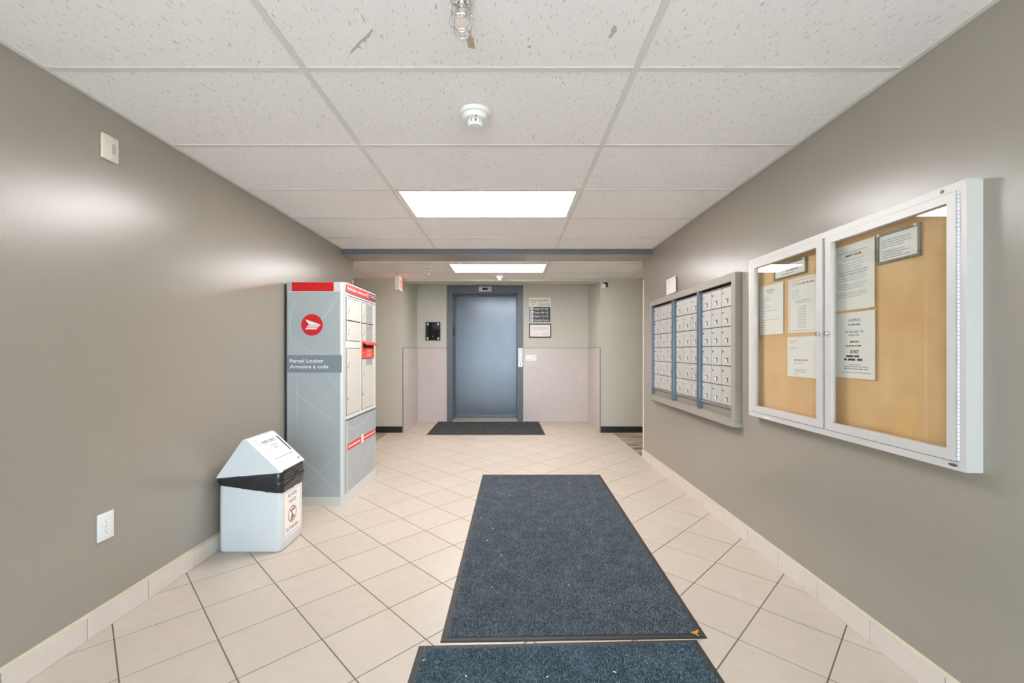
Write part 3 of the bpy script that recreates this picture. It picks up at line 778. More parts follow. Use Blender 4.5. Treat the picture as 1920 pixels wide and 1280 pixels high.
# door module on the front
DF = .0
FY0, FY1 = 3.262, 3.985
b = bmesh.new(); rect(b, PL, FY0, FY1-.012, .645, LT-.080, -.014, -.002); add('door_frame', b, POSTW, t)
b = bmesh.new(); rect(b, PL, FY0+.004, FY1-.03, LT-.098, LT-.092, -.002, -.0012); add('seam', b, DARKG, t)
b = bmesh.new(); rect(b, PL, FY0+.004, FY1-.02, .640, .646, -.004, .006); add('seam', b, DARKG, t)
b = bmesh.new(); rect(b, PL, FY0, FY1-.012, .646, .660, -.002, .007); add('sill_rail', b, POSTW, t)
C0, C1, C2, C3 = 3.266, 3.559, 3.606, 3.905
doors = [(C0, C1, 1.402, 1.572), (C0, C1, 1.244, 1.396), (C0, C1, .674, 1.184), (C2, C3, 1.402, 1.572), (C2, C3, 1.246, 1.396), (C2, C3, .674, 1.098)]
gap = bmesh.new()
for i, (a, c, z0, z1) in enumerate(doors):
    rect(gap, PL, a-.002, c+.002, z0-.003, z1+.004, -.0022, -.0012)
add('door_gaps', gap, DARKG, t)
for i, (a, c, z0, z1) in enumerate(doors):
    b = B(LX1-.0012, LX1+.0032, a+.0015, c-.0015, z0+.001, z1-.001, bev=.0012, seg=1); dd = add('door', b, POSTD, t)
    lz = z0+.052 if z1-z0 < .3 else z1-.14
    b = lathe(bmesh.new(), (LX1+.0032, a+.022, lz), [(.008, 0), (.008, .005), (.005, .006)], 16, 'x'); add('lock', b, STEEL, dd, smooth=True)
    b = bmesh.new()
    for k in range(3): rect(b, PL, a+.044, a+.056, lz+.010+.011*k, lz+.016+.011*k, .0032, .0036)
    add('number_print', b, BLACK, dd)
    if z1-z0 > .3:
        b = bmesh.new(); prism(b, ellipse(a+.018, z0+.125, .005, .011, 14), PL, .0032, .0045); add('keyhole', b, DARKG, dd)
    if i in (3, 4, 5):
        l0, l1 = (z0+.008, z1-.008) if i < 5 else (z1-.055, z1-.004)
        b = bmesh.new(); rect(b, PL, a+.098, c-.040, l0, l1, .0032, .0038); add('label_sheet', b, LABG, dd)
        b = bmesh.new(); zz = l1-.016
        rect(b, PL, a+.115, a+.165, zz-.005, zz+.005, .0038, .0042); zz -= .022
        while zz > l0+.006:
            words(b, PL, a+.108, c-.052, zz, .005, .0039); zz -= .0115
        add('label_print', b, GREYL, dd)
# red outgoing mail slot with an open flap
ms = add('mail_slot', (lambda b: (frame_ring(b, PL, C2-.004, C3-.004, 1.104, 1.240, .008, -.004, .009), b)[1])(bmesh.new()), mat('pale_red_slot_frame', (226, 96, 82), .4), t)
b = bmesh.new(); rect(b, PL, C2+.004, C3-.012, 1.112, 1.192, -.002, .006); add('slot_face', b, POSTO, ms)
b = bmesh.new(); rect(b, PL, C2+.004, C3-.012, 1.192, 1.232, -.002, -.001); add('slot_mouth', b, DARKG, ms)
b = bmesh.new()
for k in range(3): words(b, PL, C2+.11, C3-.06, 1.176-.010*k, .005, .0061); words(b, PL, C2+.11, C3-.06, 1.142-.010*k, .005, .0061)
prism(b, [(C2+.03, 1.150), (C2+.06, 1.162), (C2+.05, 1.150), (C2+.06, 1.136)], PL, .006, .0064)
add('slot_print', b, mat('pale_pink_print', (244, 190, 170), .5), ms)
b = bmesh.new()
pr = [(.006, 1.238), (.044, 1.214), (.046, 1.220), (.006, 1.246)]
va = [b.verts.new((LX1+x, C2-.002, z)) for x, z in pr]; vb = [b.verts.new((LX1+x, C3-.006, z)) for x, z in pr]
b.faces.new(va); b.faces.new(vb)
for k in range(4): b.faces.new((va[k], va[(k+1) % 4], vb[(k+1) % 4], vb[k]))
add('flap', b, POSTO, ms)
# lower front panel, its red strip and the plinth
b = bmesh.new(); rect(b, PL, FY0+.002, FY1-.010, .083, .640, -.014, -.001); lp = add('lower_panel', b, POSTG, t)
b = bmesh.new()
for pts, w_ in ((((3.28, .60), (3.4, .50), (3.6, .56), (3.95, .63)), .012), (((3.35, .42), (3.5, .48), (3.7, .58), (3.9, .60)), .008), (((3.55, .10), (3.65, .25), (3.80, .34), (3.96, .36)), .014), (((3.28, .30), (3.34, .22), (3.38, .15), (3.40, .09)), .008)):
    ribbon(b, PL, pts, w_, -.0006)
add('swirl_print', b, SWIRL, lp)
b = bmesh.new(); rect(b, PL, 3.292, 3.965, .402, .452, -.001, .0008); rs = add('red_strip', b, POSTO, t)
b = bmesh.new(); words(b, PL, 3.31, 3.56, .427, .012, .0008, gap=.1); words(b, PL, 3.66, 3.95, .427, .009, .0008, gap=.1); add('strip_print', b, WHITEP, rs)
b = bmesh.new(); prism(b, [(3.595, .395), (3.64, .395), (3.645, .45), (3.635, .468), (3.60, .468), (3.59, .45)], PL, .0009, .0016); add('strip_emblem', b, WHITEP, rs)
b = bmesh.new(); box(b, LX0, LX1-.042, LY0-.003, LY0+.02, 0, .062); box(b, LX1-.03, LX1+.003, LY0+.04, LY1-.02, 0, .083); add('plinth', b, POSTW, t)

# ------------------------------------------------------------------ waste bin
BX0, BX1, BY0, BY1 = -1.688, -1.325, 2.484, 2.756
t = thing('waste_bin', ((BX0+BX1)/2, (BY0+BY1)/2, 0), 'white plastic waste bin with gabled lid and black liner by the parcel locker', 'bin')
def rrect(x0, x1, y0, y1, r, n=6):
    out = []
    for cx, cy, a0 in ((x1-r, y1-r, 0), (x0+r, y1-r, PI/2), (x0+r, y0+r, PI), (x1-r, y0+r, 3*PI/2)):
        for k in range(n+1):
            a = a0+PI/2*k/n; out.append((cx+r*math.cos(a), cy+r*math.sin(a)))
    return out
b = bmesh.new(); rows = []
for z, ins in ((0, .010), (.006, .003), (.012, .0), (.20, -.001), (.36, .0), (.42, .003)):
    rows.append([b.verts.new((x, y, z)) for x, y in rrect(BX0+ins, BX1-ins, BY0+ins, BY1-ins, .03)])
for a, c in zip(rows, rows[1:]):
    n = len(a)
    for k in range(n): b.faces.new((a[k], a[(k+1) % n], c[(k+1) % n], c[k]))
b.faces.new(rows[0][::-1])
add('body', b, BINW, t, smooth=True)
# liner folded over the rim, crumpled
from mathutils import noise as mn
b = bmesh.new(); rows = []
base = []
pp = rrect(BX0-.002, BX1+.002, BY0-.002, BY1+.002, .032, 8)
for k in range(len(pp)):
    a, c = Vector(pp[k]), Vector(pp[(k+1) % len(pp)]); m = max(1, int((c-a).length/.008))
    for q_ in range(m): base.append(a.lerp(c, q_/m))
cx, cy = (BX0+BX1)/2, (BY0+BY1)/2
def lid_rim(x): return .436+(x-BX0)/(BX1-BX0)*.030
NR = 22
for r in range(NR+1):
    s = r/NR; row = []
    for p in base:
        u = (p.x-BX0)/(BX1-BX0)
        far = (p.y-BY0)/(BY1-BY0)
        top = lid_rim(p.x)+.004
        bot = .392-.050*u+.004*mn.noise(Vector((p.x*30, p.y*30, 3)))
        z = top+(bot-top)*s
        d = Vector((p.x-cx, p.y-cy)).normalized()
        fold = mn.noise(Vector((p.x*9+p.y*9, (z-u*.25)*80, 1.7)))*.008+mn.noise(Vector((p.x*5+p.y*5, (z-u*.3)*160, 4.1)))*.0035+mn.noise(Vector((p.x*45, p.y*45, z*60)))*.001
        off = .004+.006*math.sin(PI*s)+fold*math.sin(PI*min(1, s*1.05+.02))
        off = max(off, .0015)
        row.append(b.verts.new((p.x+d.x*off, p.y+d.y*off, z)))
    rows.append(row)
for a, c in zip(rows, rows[1:]):
    n = len(a)
    for k in range(n): b.faces.new((a[k], a[(k+1) % n], c[(k+1) % n], c[k]))
o = add('liner', b, BAG, t, smooth=True, label='crumpled black bin liner folded over the rim')
# gabled lid
AX, AZ = -1.528, .660
prof = [(BX0-.006, .432), (BX0-.006, .440)]
def arc(cx, cz, r, a0, a1, n): return [(cx+r*math.cos(a0+(a1-a0)*k/n), cz+r*math.sin(a0+(a1-a0)*k/n)) for k in range(n+1)]
sl = math.atan2(AZ-.440, AX-(BX0-.006)); sr = math.atan2(AZ-.472, (BX1+.004)-AX)
prof += arc(AX, AZ-.030, .026, PI/2+sl, PI/2-sr, 8)
prof += [(BX1+.004, .472), (BX1+.004, .464)]
b = bmesh.new(); rows = []
y0, y1 = BY0-.008, BY1+.008
for y, ins in ((y0, .008), (y0+.003, .003), (y0+.009, 0), (y1-.009, 0), (y1-.003, .003), (y1, .008)):
    cxm, czm = AX, .48
    rows.append([b.verts.new((x+(cxm-x)*ins*2.6, y, z-(z-.432)*ins*2.2)) for x, z in prof])
for a, c in zip(rows, rows[1:]):
    for k in range(len(a)-1): b.faces.new((a[k], a[k+1], c[k+1], c[k]))
    b.faces.new((a[-1], a[0], c[0], c[-1]))
b.faces.new(rows[0]); b.faces.new(rows[-1][::-1])
lid = add('lid', b, BINW, t, smooth=True)
# frame on the right-hand slope: u along +y, v up the slope
ea = prof[-3]; eb = prof[2]     # ends of the rounded ridge
sd = Vector((ea[0]-(BX1+.004), 0, ea[1]-.472)).normalized()
Ps = frame_of(((0, 1, 0), sd, Vector((0, 1, 0)).cross(sd)), (BX1+.004, (BY0+BY1)/2, .472))
b = bmesh.new(); rect(b, Ps, -.095, .118, .085, .245, -.002, .0025); fl_ = add('swing_flap', b, WPLAST, t)
b = bmesh.new(); rect(b, Ps, -.085, .088, .098, .238, .0025, .0028); add('sign_sheet', b, mat('laminated_white_sheet', (240, 240, 238), .4), fl_)
b = bmesh.new(); letters(b, Ps, .000, .200, 'PAPER ONLY', .023, .145, bold=.015, w=.0033); letters(b, Ps, .015, .170, 'NO FOOD', .010, .06, w=.0033); letters(b, Ps, .015, .148, 'WASTE', .010, .05, w=.0033); add('sign_lettering', b, GREYP, fl_)
b = bmesh.new(); rect(b, Ps, .102, .116, .100, .225, .0024, .0030); add('slot', b, mat('bin_slot_shadow', (60, 62, 84), .5), t)
b = bmesh.new(); rect(b, Ps, -.090, .118, .0815, .085, -.001, .0010); add('flap_gap', b, GREYP, t)
b = bmesh.new(); prism(b, ellipse(.105, .030, .014, .006, 20), Ps, .0005, .0016); add('maker_badge', b, GREYP, t)
sl_ = Vector((eb[0]-(BX0-.006), 0, eb[1]-.440)).normalized()
Pq = frame_of(((0, 1, 0), sl_, -Vector((0, 1, 0)).cross(sl_)), (BX0-.006, (BY0+BY1)/2, .4405))
b = bmesh.new(); rect(b, Pq, -.11, .11, .09, .24, -.002, .005); add('swing_flap', b, WPLAST, t)
# notice on the front of the bin
Pn = frame_of('L', (BX1+.001, 0, 0))
b = bmesh.new(); rect(b, Pn, 2.508, 2.716, .062, .334, 0, .0009); ns = add('front_sign', b, PAPER, t)
b = bmesh.new(); frame_ring(b, Pn, 2.516, 2.708, .072, .326, .0022, .0009, .0012); add('sign_border', b, GREYP, ns)
b = bmesh.new(); letters(b, Pn, 2.612, .290, 'NO FOOD', .021, .105, bold=.01, w=.0011); letters(b, Pn, 2.612, .252, 'WASTE', .021, .085, bold=.01, w=.0011); letters(b, Pn, 2.612, .092, 'IN THIS BIN', .021, .135, bold=.01, w=.0011); add('sign_lettering', b, GREYP, ns)
b = bmesh.new(); ring(b, Pn, 2.612, .180, .043, .049, .0009, .0013); prism(b, [(2.580, .212), (2.585, .216), (2.645, .150), (2.640, .145)], Pn, .0013, .0016); add('prohibition_ring', b, mat('brownish_red_print', (170, 96, 84), .6), ns)
b = bmesh.new(); prism(b, [(2.592, .142), (2.622, .142), (2.628, .165), (2.610, .185), (2.594, .165)], Pn, .0009, .0012); add('food_scrap_print', b, mat('green_print', (122, 150, 84), .6), ns)
b = bmesh.new(); prism(b, [(2.60, .192), (2.635, .200), (2.645, .212), (2.615, .214), (2.600, .205)], Pn, .0009, .0012); add('bone_print', b, GREYP, ns)

# ------------------------------------------------------------------ mailboxes on the right wall
MX = 1.438                       # door plane
POSTM = mat('blue_grey_anodised_post', (128, 142, 158), .3, metal=.7)
MFX = 1.405                      # front of surround and posts
z0, z1 = .735, 1.610
t = thing('mailbox_surround', (XR, 3.51, .69), 'taupe wooden surround with a projecting sill framing the mailboxes', 'frame')
b = bmesh.new()
box(b, MFX, XR+.0, 2.690, 2.741, .715, 1.660); box(b, MFX, XR, 2.741, 4.335, 1.610, 1.660); box(b, MFX, XR, 4.290, 4.335, .715, 1.610); box(b, MFX, XR, 2.741, 4.290, .715, .735)
add('frame', b, FRAMEG, t)
pol = [(XR, 2.672), (XR, 4.33), (MFX-.022, 4.33)]+[(MFX-.022+.03*(1-math.cos(a))-.0, 2.672+.06*(1-math.sin(a))) for a in [PI/2*k/6 for k in range(7)]]
b = bmesh.new(); prism(b, pol, frame_of('U', (0, 0, 0)), .690, .715); add('sill', b, FRAMEG, t)
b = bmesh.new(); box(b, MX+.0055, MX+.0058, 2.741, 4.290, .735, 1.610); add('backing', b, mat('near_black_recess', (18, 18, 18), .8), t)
add('shadow_strip', B(MX-.012, MX+.005, 2.7415, 4.2895, 1.6065, 1.6098), MATS['near_black_recess'], t)  # near-black strip and backing stand in for the shade above the units
add('reveal_lining', B(MFX+.002, MX+.005, 4.287, 4.2899, .736, 1.609), POSTM, t)
for k, (yc, _) in enumerate(((3.7385, 0), (3.2305, 0))):
    add('post', B(MFX, MX+.005, yc-.0165, yc+.0165, .735, 1.6095), POSTM, t)
units = [(3.757, 4.2855, 'mailbox unit of eighteen silver doors nearest the lift'), (3.249, 3.720, 'middle mailbox unit of eighteen silver doors'), (2.768, 3.2135, 'mailbox unit of eighteen silver doors nearest the notice cabinet')]
MAILH = mat('mailbox_carcass_and_shade_grey', (150, 146, 138), .5, metal=.2)
RH = .1308; ZT = 1.588
lockm = to_mesh('lock', lathe(bmesh.new(), (0, 0, 0), [(.0095, 0), (.0095, -.004), (.0075, -.0065), (.004, -.0075)], 14, 'x'), CHROME, True)
for a, c, lab in units:
    u = thing('mailbox_unit', (MX, (a+c)/2, .79), lab, 'mailbox', 'wall mailbox units')
    b = bmesh.new(); box(b, MX+.0005, MX+.005, a, c, .790, 1.592); box(b, MX-.014, MX+.001, a, c, .790, .803); box(b, MX-.010, MX+.001, a, c, 1.5885, 1.5935)
    add('housing', b, MAILH, u)
    add('lower_panel', B(MX+.001, MX+.004, a-(.024 if a < 2.8 else 0), c, .737, .789), MAILH, u)  # darker carcass grey stands in for the shade beneath the unit
    cw = (c-a-.006)/3
    b = B(-.0082, 0, -cw/2+.0035, cw/2-.0035, -RH/2+.0032, RH/2-.0032, bev=.0018, seg=1)
    dm = to_mesh('door', b, MAILD)
    Pw = frame_of('R', (-.0082, 0, 0))
    b = bmesh.new(); frame_ring(b, Pw, .000-.022, .022, -.042, -.008, .0035, 0, .003); wm = to_mesh('window_frame', b, ALUF)
    b = bmesh.new(); rect(b, Pw, -.0185, -.001, -.0385, -.0165, 0, .0008); lm = to_mesh('name_card', b, WHITEP)
    b = bmesh.new(); prism(b, [(-.0185, -.0115), (.0185, -.0115), (.0185, -.0385), (-.001, -.0385), (-.001, -.0165), (-.0185, -.0165)], Pw, 0, .0006); km = to_mesh('window', b, mat('mail_window_dark', (70, 66, 60), .3))  # dark window face around the name card
    for r in range(6):
        for q_ in range(3):
            yc, zc = a+.003+cw*(q_+.5), ZT-RH*(r+.5)
            d = inst('door', dm, u, (MX, yc, zc))
            inst('lock', lockm, d, (MX-.0082, yc+cw*.30, zc+RH*.25))
            inst('window_frame', wm, d, (MX, yc, zc))
            inst('name_card', lm, d, (MX, yc, zc)); inst('window', km, d, (MX, yc, zc))

# card above the mailboxes
t = thing('wall_card', (XR, 3.845, 1.676), 'small white notice card tilted off the wall above the mailboxes', 'notice')
Pw = frame_of(((-.035, -1, 0), (0, 0, 1), (-1, .035, 0)), (XR-.004, 3.97, 1.676))
b = bmesh.new(); rect(b, Pw, 0, .248, 0, .141, -.0005, .0012); cdp = add('card', b, PAPER, t)
b = bmesh.new(); words(b, Pw, .03, .10, .060, .004, .0013); words(b, Pw, .02, .20, .118, .004, .0013); prism(b, [(.075, .105), (.09, .112), (.085, .092), (.092, .092), (.078, .074), (.082, .088), (.074, .088)], Pw, .0012, .0016); add('print', b, GREYL, cdp)
for uu, vv in ((.02, .125), (.228, .125)):
    b = bmesh.new(); prism(b, ellipse(uu, vv, .006, .006, 12), Pw, .0012, .003); add('pin', b, STEEL, t)

# ------------------------------------------------------------------ glazed notice cabinet
NX = 1.392                       # front face
NY0, NY1, NZ0, NZ1 = 1.314, 2.513, .793, 1.692
t = thing('notice_cabinet', (XR, (NY0+NY1)/2, NZ0), 'aluminium notice cabinet with two glazed doors on the right wall', 'notice board')
PN = frame_of('R', (NX, 0, 0))   # u = -y
b = bmesh.new(); frame_ring(b, PN, -NY1, -NY0, NZ0, NZ1, .026, -.0515, 0); box(b, NX+.004, NX+.030, 1.902, 1.914, NZ0+.026, NZ1-.026); add('case', b, ALU, t)
add('cork_panel', B(NX+.0432, XR-.0005, NY0+.02, NY1-.02, NZ0+.02, NZ1-.02), CORK, t)
DZ0, DZ1 = .8215, 1.664
for (a, c, ga, gc, hs) in ((1.9165, 2.4905, 1.954, 2.453, 'far'), (1.341, 1.8995, 1.370, 1.866, 'near')):
    b = bmesh.new()
    rect(b, PN, -c, -a, DZ0, .855, -.018, .004); rect(b, PN, -c, -a, 1.635, DZ1, -.018, .004)
    rect(b, PN, -c, -gc, .855, 1.635, -.018, .004); rect(b, PN, -ga, -a, .855, 1.635, -.018, .004)
    d = add('door', b, ALU, t)
    b = bmesh.new(); rect(b, PN, -gc, -ga, .855, 1.635, -.012, -.0085); add('pane', b, GLASS, d)
    ky = a+.020 if hs == 'far' else c-.014
    b = lathe(bmesh.new(), (NX-.004, ky, 1.243), [(.009, 0), (.009, -.010), (.007, -.013), (.003, -.013)], 20, 'x'); add('lock', b, CHROME, d, smooth=True)
    b = bmesh.new(); hy = c+.0045 if hs == 'far' else a-.0045
    k = DZ0+.005
    while k < DZ1-.005:
        lathe(b, (NX-.002, hy, k), [(.0036, 0), (.0036, .0105)], 8); k += .0125
    add('piano_hinge', b, mat('pale_hinge_steel', (224, 228, 236), .35, metal=.4), d)
b = bmesh.new(); prism(b, ellipse(-1.353, .808, .014, .0045, 16), PN, 0, .002); add('maker_badge', b, mat('dark_badge', (84, 80, 76), .4), t)
b = lathe(bmesh.new(), (NX, 1.387, 1.678), [(.006, 0), (.006, -.002)], 16, 'x'); add('plug', b, GREYP, t)
b = bmesh.new(); rect(b, PN, -2.36, -2.31, .800, .806, 0, .0008); add('sticker', b, WHITEP, t)

# papers pinned inside the cabinet
CX = NX+.042
def paper(y_far, y_near, zz0, zz1, lab, curl=.0, name='notice_paper', cat='paper'):
    P = frame_of('R', (CX, y_far, zz0)); W, H = y_far-y_near, zz1-zz0
    cf = lambda u: .001+curl*max(0, (u/W-.35)/.65)**2
    tt = thing(name, (CX, (y_far+y_near)/2, zz0), lab, cat)
    b = bmesh.new(); N = 8; va = []
    for k in range(N+1):
        u = W*k/N; va.append([b.verts.new(P(u, v, cf(u)+w)) for v, w in ((0, 0), (H, 0), (H, .0003), (0, .0003))])
    for a, c in zip(va, va[1:]):
        for j in range(4): b.faces.new((a[j], a[(j+1) % 4], c[(j+1) % 4], c[j]))
    b.faces.new(va[0]); b.faces.new(va[-1][::-1])
    sh = add('sheet', b, PAPER, tt)
    cw = lambda u: cf(u)+.0002
    return tt, sh, P, W, H, cw
def rows_of(P, spec, m, par, curl, name='print'):
    b = bmesh.new()
    for u0, u1, v, h in spec: words(b, P, u0, u1, v, h, .0002, curl)
    return add(name, b, m, par)

tt, sh, P, W, H, cw = paper(2.468, 2.257, 1.256, 1.530, 'white letter page pinned farthest along the cabinet', .002)
sp_ = [(.06, .135, H-.030, .008), (.07, .125, H-.043, .006)]
rows_of(P, sp_, GREYL, sh, cw, 'heading')
rows_of(P, [(.012, random.uniform(.06, .10), H-.07-.011*k, .003) for k in range(6)]+[(.012, .16, H-.142, .003), (.012, .05, H-.155, .003), (.012, .06, H-.17, .003), (.012, .175, H-.192, .003), (.012, .05, H-.205, .003), (.012, .06, H-.22, .003), (.012, .05, H-.232, .003)], GREYL, sh, cw)
tt, sh, P, W, H, cw = paper(2.219, 2.000, 1.256, 1.528, 'white notice with thin grey border and red heading', .0)
b = bmesh.new(); frame_ring(b, P, .008, W-.008, .010, H-.010, .0016, .0013, .0016); add('border_line', b, GREYP, sh)
b = letters(bmesh.new(), P, .028, H-.038, 'CTS', .015, .045, 'LEFT', .015, w=.0014); words(b, P, .08, .19, H-.030, .008, .0002, cw); add('heading', b, REDP, sh)
rows_of(P, [(.025, random.uniform(.08, .12), H-.062-.011*k, .003) for k in range(4)]+[(.06, .16, H-.112, .004), (.055, .175, H-.122, .004)]+[(.07+.005*(k % 2), .135, H-.142-.0095*k, .0035) for k in range(12)], GREYL, sh, cw)
tt, sh, P, W, H, cw = paper(2.225, 2.006, 1.139, 1.236, 'upper short white slip below the bordered notice', .002)
rows_of(P, [(.02, .08, H-.020, .004), (.02, .06, H-.03, .003), (.02, .08, H-.055, .003), (.02, .06, H-.064, .003)], GREYL, sh, cw)
tt, sh, P, W, H, cw = paper(2.224, 2.005, 1.036, 1.1385, 'lower short white slip with brownish print', .002)
rows_of(P, [(.05, .15, H-.018, .007)], REDP, sh, cw, 'heading'); rows_of(P, [(.05, .12, H-.034, .004), (.055, .15, H-.066, .004), (.055, .14, H-.076, .004), (.05, .085, H-.088, .003)], GREYL, sh, cw)
tt, sh, P, W, H, cw = paper(1.904, 1.686, 1.338, 1.615, 'tall white amenity room letter with many lines of print', .006)
b = letters(bmesh.new(), P, W*.48, H-.052, 'AMENITY ROOM', .010, .085, bold=.01, w=.0002, curl=cw); add('heading', b, BLACK, sh)
rows_of(P, [(.02, .18, H-.033, .003), (.05, .165, H-.064, .0028)]+[(.022, random.uniform(.15, .185), H-.080-.0088*k, .0026) for k in range(17) if k not in (4, 9, 13)], GREYL, sh, cw)
rows_of(P, [(.022, .18, H-.115, .003), (.022, .17, H-.125, .003)], GREYP, sh, cw, 'bold_print')
tt, sh, P, W, H, cw = paper(1.898, 1.684, 1.0515, 1.3275, 'white notice with bold do not warning under the amenity letter', .006)
b = letters(bmesh.new(), P, W*.50, H-.040, 'INSPIRAE', .014, .062, bold=.0, w=.0002, curl=cw); words(b, P, .075, .138, H-.052, .006, .0002, cw); add('heading', b, GREYP, sh)
rows_of(P, [(.055, .155, H-.082, .008), (.075, .135, H-.096, .007)], GREYL, sh, cw, 'subheading')
b = letters(bmesh.new(), P, W*.5, H-.128, 'IMPORTANT', .008, .045, bold=.02, w=.0002, curl=cw); letters(b, P, W*.5, H-.172, 'DO NOT', .014, .045, bold=.03, w=.0002, curl=cw); add('warning', b, BLACK, sh)
rows_of(P, [(.06, .145, H-.141, .005), (.062, .15, H-.184, .008), (.05, .162, H-.198, .009)], BLACK, sh, cw, 'bold_print')
rows_of(P, [(.08, .135, H-.220, .003), (.045, .18, H-.228, .003), (.05, .175, H-.237, .004), (.04, .19, H-.252, .0025)], GREYP, sh, cw)
for (ya, yb, a, c, lab) in ((2.332, 2.078, 1.544, 1.621, 'low wide framed notice at the top of the left door'), (1.677, 1.500, 1.4995, 1.614, 'taupe framed landscape notice at the top of the right door')):
    tt = thing('framed_notice', (CX, (ya+yb)/2, a), lab, 'notice')
    P = frame_of('R', (CX, ya, a)); W, H = ya-yb, c-a
    b = bmesh.new(); frame_ring(b, P, 0, W, 0, H, .0085, 0, .008); add('frame', b, FRAMEB, tt)
    b = bmesh.new(); rect(b, P, .008, W-.008, .008, H-.008, .0005, .004); sh = add('sheet', b, PAPER, tt)
    b = bmesh.new()
    if H > .1:
        for k in range(4): words(b, P, .02, random.uniform(.11, .145), H-.028-.0085*k, .0024, .0041)
        for k in range(4): words(b, P, .02, random.uniform(.11, .15), H-.070-.0085*k, .0024, .0041)
    else:
        for k in range(2): words(b, P, .09, .20, H-.022-.009*k, .003, .0041)
        words(b, P, .10, .19, H-.042, .007, .0041); words(b, P, .07, .16, H-.056, .004, .0041)
    add('print', b, GREYP, sh)
    for uu in (.012, W-.012):
        b = lathe(bmesh.new(), P(uu, H-.004, .008), [(.004, 0), (.005, -.006), (.003, -.008)], 10, 'x'); add('pin', b, WPLAST, tt)

# yellow floor sign round the corner in the left corridor (the cabinet glass mirrors it)
t = thing('wet_floor_sign', (-2.03, 5.2, 0), 'yellow folding wet floor sign standing in the left corridor', 'floor sign')
for s in (1, -1):
    b = bmesh.new()
    pr = [(-.13, 0), (-.10, 0), (-.09, .04), (.09, .04), (.10, 0), (.13, 0), (.085, .60), (.055, .63), (-.055, .63), (-.085, .60)]
    Pz = frame_of(((0, 1, 0), Vector((-s*.16, 0, .98)).normalized(), (s, 0, .16)), (-2.03+s*.115, 5.2, 0))
    prism(b, pr, Pz, -.004, .004); add('panel', b, YELLOW, t)

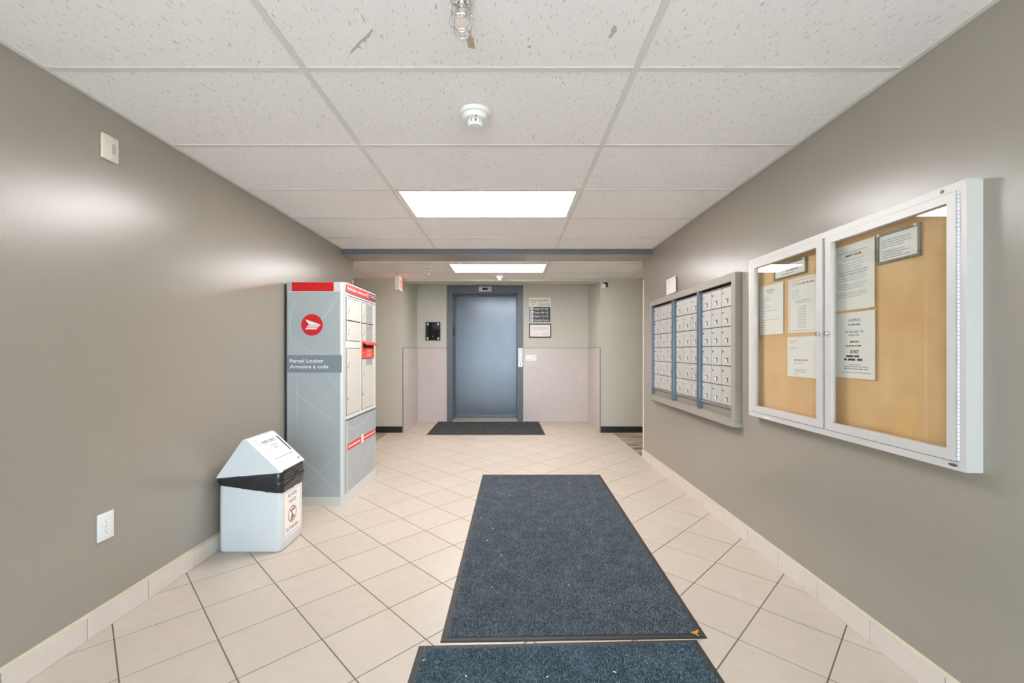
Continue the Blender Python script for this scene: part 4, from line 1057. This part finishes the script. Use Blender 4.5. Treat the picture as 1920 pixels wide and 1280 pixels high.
# ------------------------------------------------------------------ mats
import numpy as np
rng = np.random.default_rng(3)
def mat_rug(name, q, lab, pile, dens, bw, bl=.0075):
    """q: corners near-left, near-right, far-right, far-left (x, y)"""
    q = [Vector(p) for p in q]
    c = sum(q, Vector((0, 0)))/4
    t = thing(name, (c.x, c.y, 0), lab, 'mat')
    b = bmesh.new()
    top = [b.verts.new((p.x, p.y, .004)) for p in [p+(c-p).normalized()*.006 for p in q]]; bot = [b.verts.new((p.x, p.y, .0004)) for p in q]
    b.faces.new(top); b.faces.new(bot[::-1])
    for k in range(4): b.faces.new((bot[k], bot[(k+1) % 4], top[(k+1) % 4], top[k]))
    add('rubber_border', b, RUBBER, t)
    ins = .026
    e1 = (q[1]-q[0]).length; e2 = (q[3]-q[0]).length
    def at(u, v): return (q[0]*(1-u)+q[1]*u)*(1-v)+(q[3]*(1-u)+q[2]*u)*v
    iu, iv = ins/e1, ins/e2
    # backing of the pile
    b = bmesh.new(); n = 12
    inner = [at(iu, iv), at(1-iu, iv), at(1-iu, 1-iv), at(iu, 1-iv)]
    lo = [b.verts.new((p.x, p.y, .0041)) for p in inner]; hi = [b.verts.new((p.x, p.y, .0062)) for p in inner]
    b.faces.new(hi)
    for k in range(4): b.faces.new((lo[k], lo[(k+1) % 4], hi[(k+1) % 4], hi[k]))
    o = add('pile_backing', b, pile, t)
    N = int(dens*e1*e2)
    U = iu+rng.random(N)*(1-2*iu); V = iv+rng.random(N)*(1-2*iv)
    Q = np.array([[p.x, p.y] for p in q])
    px = ((Q[0][None]*(1-U)[:, None]+Q[1][None]*U[:, None])*(1-V)[:, None]+(Q[3][None]*(1-U)[:, None]+Q[2][None]*U[:, None])*V[:, None])
    a = rng.random(N)*2*PI; lean = rng.normal(0, .0035, (N, 2)); h = bl*(.6+.6*rng.random(N))
    dx = np.stack([np.cos(a), np.sin(a)], 1)*(bw/2)
    vs = np.zeros((N, 3, 3))
    vs[:, 0, :2] = px-dx; vs[:, 1, :2] = px+dx; vs[:, 2, :2] = px+lean
    vs[:, :2, 2] = .0055; vs[:, 2, 2] = .0055+h
    vs = vs.reshape(-1, 3)-np.array([c.x, c.y, 0])
    me = bpy.data.meshes.new('pile')
    me.vertices.add(3*N); me.vertices.foreach_set('co', vs.astype(np.float32).ravel())
    me.loops.add(3*N); me.loops.foreach_set('vertex_index', np.arange(3*N, dtype=np.int32))
    me.polygons.add(N); me.polygons.foreach_set('loop_start', np.arange(0, 3*N, 3, dtype=np.int32))
    at_ = me.attributes.new('tint', 'FLOAT', 'FACE'); at_.data.foreach_set('value', np.clip(rng.normal(.42, .26, N), 0, 1).astype(np.float32))
    me.update(calc_edges=True); me.materials.append(pile)
    props(link(bpy.data.objects.new('pile', me), t, (c.x, c.y, 0)), kind='stuff')
    b = bmesh.new()
    for k in range(int(12*e1*e2)):
        p = at(iu+random.random()*(1-2*iu), iv+random.random()*(1-2*iv)); s_ = random.uniform(.0015, .004); a_ = random.random()*3
        tb = bmesh.new(); box(tb, -s_*1.6, s_*1.6, -s_*.5, s_*.5, 0, .0012)
        join(b, tb, Matrix.Translation((p.x, p.y, .0118)) @ Matrix.Rotation(a_, 4, 'Z'))
    add('lint', b, PAPER, t, kind='stuff')
    return t
mat_rug('floor_mat', [(-.281, 1.7187), (.7997, 1.744), (.8425, 4.047), (-.2608, 4.047)], 'long slate grey entrance mat with black rubber border on the lobby floor', PILE1, 90000, .0032, .0062)
mat_rug('floor_mat', [(-.365, .25), (.765, .25), (.752, 1.737), (-.361, 1.7005)], 'teal grey entrance mat cut by the bottom of the photo', PILE2, 95000, .0032, .0062)
mat_rug('floor_mat', [(-1.168, 5.968), (.488, 5.968), (.470, 7.075), (-1.19, 7.075)], 'charcoal mat lying in front of the lift door', PILE3, 14000, .009, .006)
b = bmesh.new()
for (dx, dy, r, hh, a) in ((0, 0, .011, .008, .3), (.012, .006, .009, .010, 1.2), (.004, -.012, .007, .006, 2.2), (-.012, .004, .006, .005, .8)):
    tb = bmesh.new(); bmesh.ops.create_uvsphere(tb, u_segments=10, v_segments=6, radius=1)
    M = Matrix.Translation((.752+dx, 1.752+dy, .012+hh)) @ Matrix.Rotation(a, 4, 'Z') @ Matrix.Rotation(.5, 4, 'X') @ Matrix.Diagonal((r, r*.55, hh*.45, 1))
    join(b, tb, M)
props(add('dried_petal', b, ORANGE, smooth=True), label='small dried orange petal on the corner of the long mat', cat='petal')
print('objects', len(bpy.data.objects))
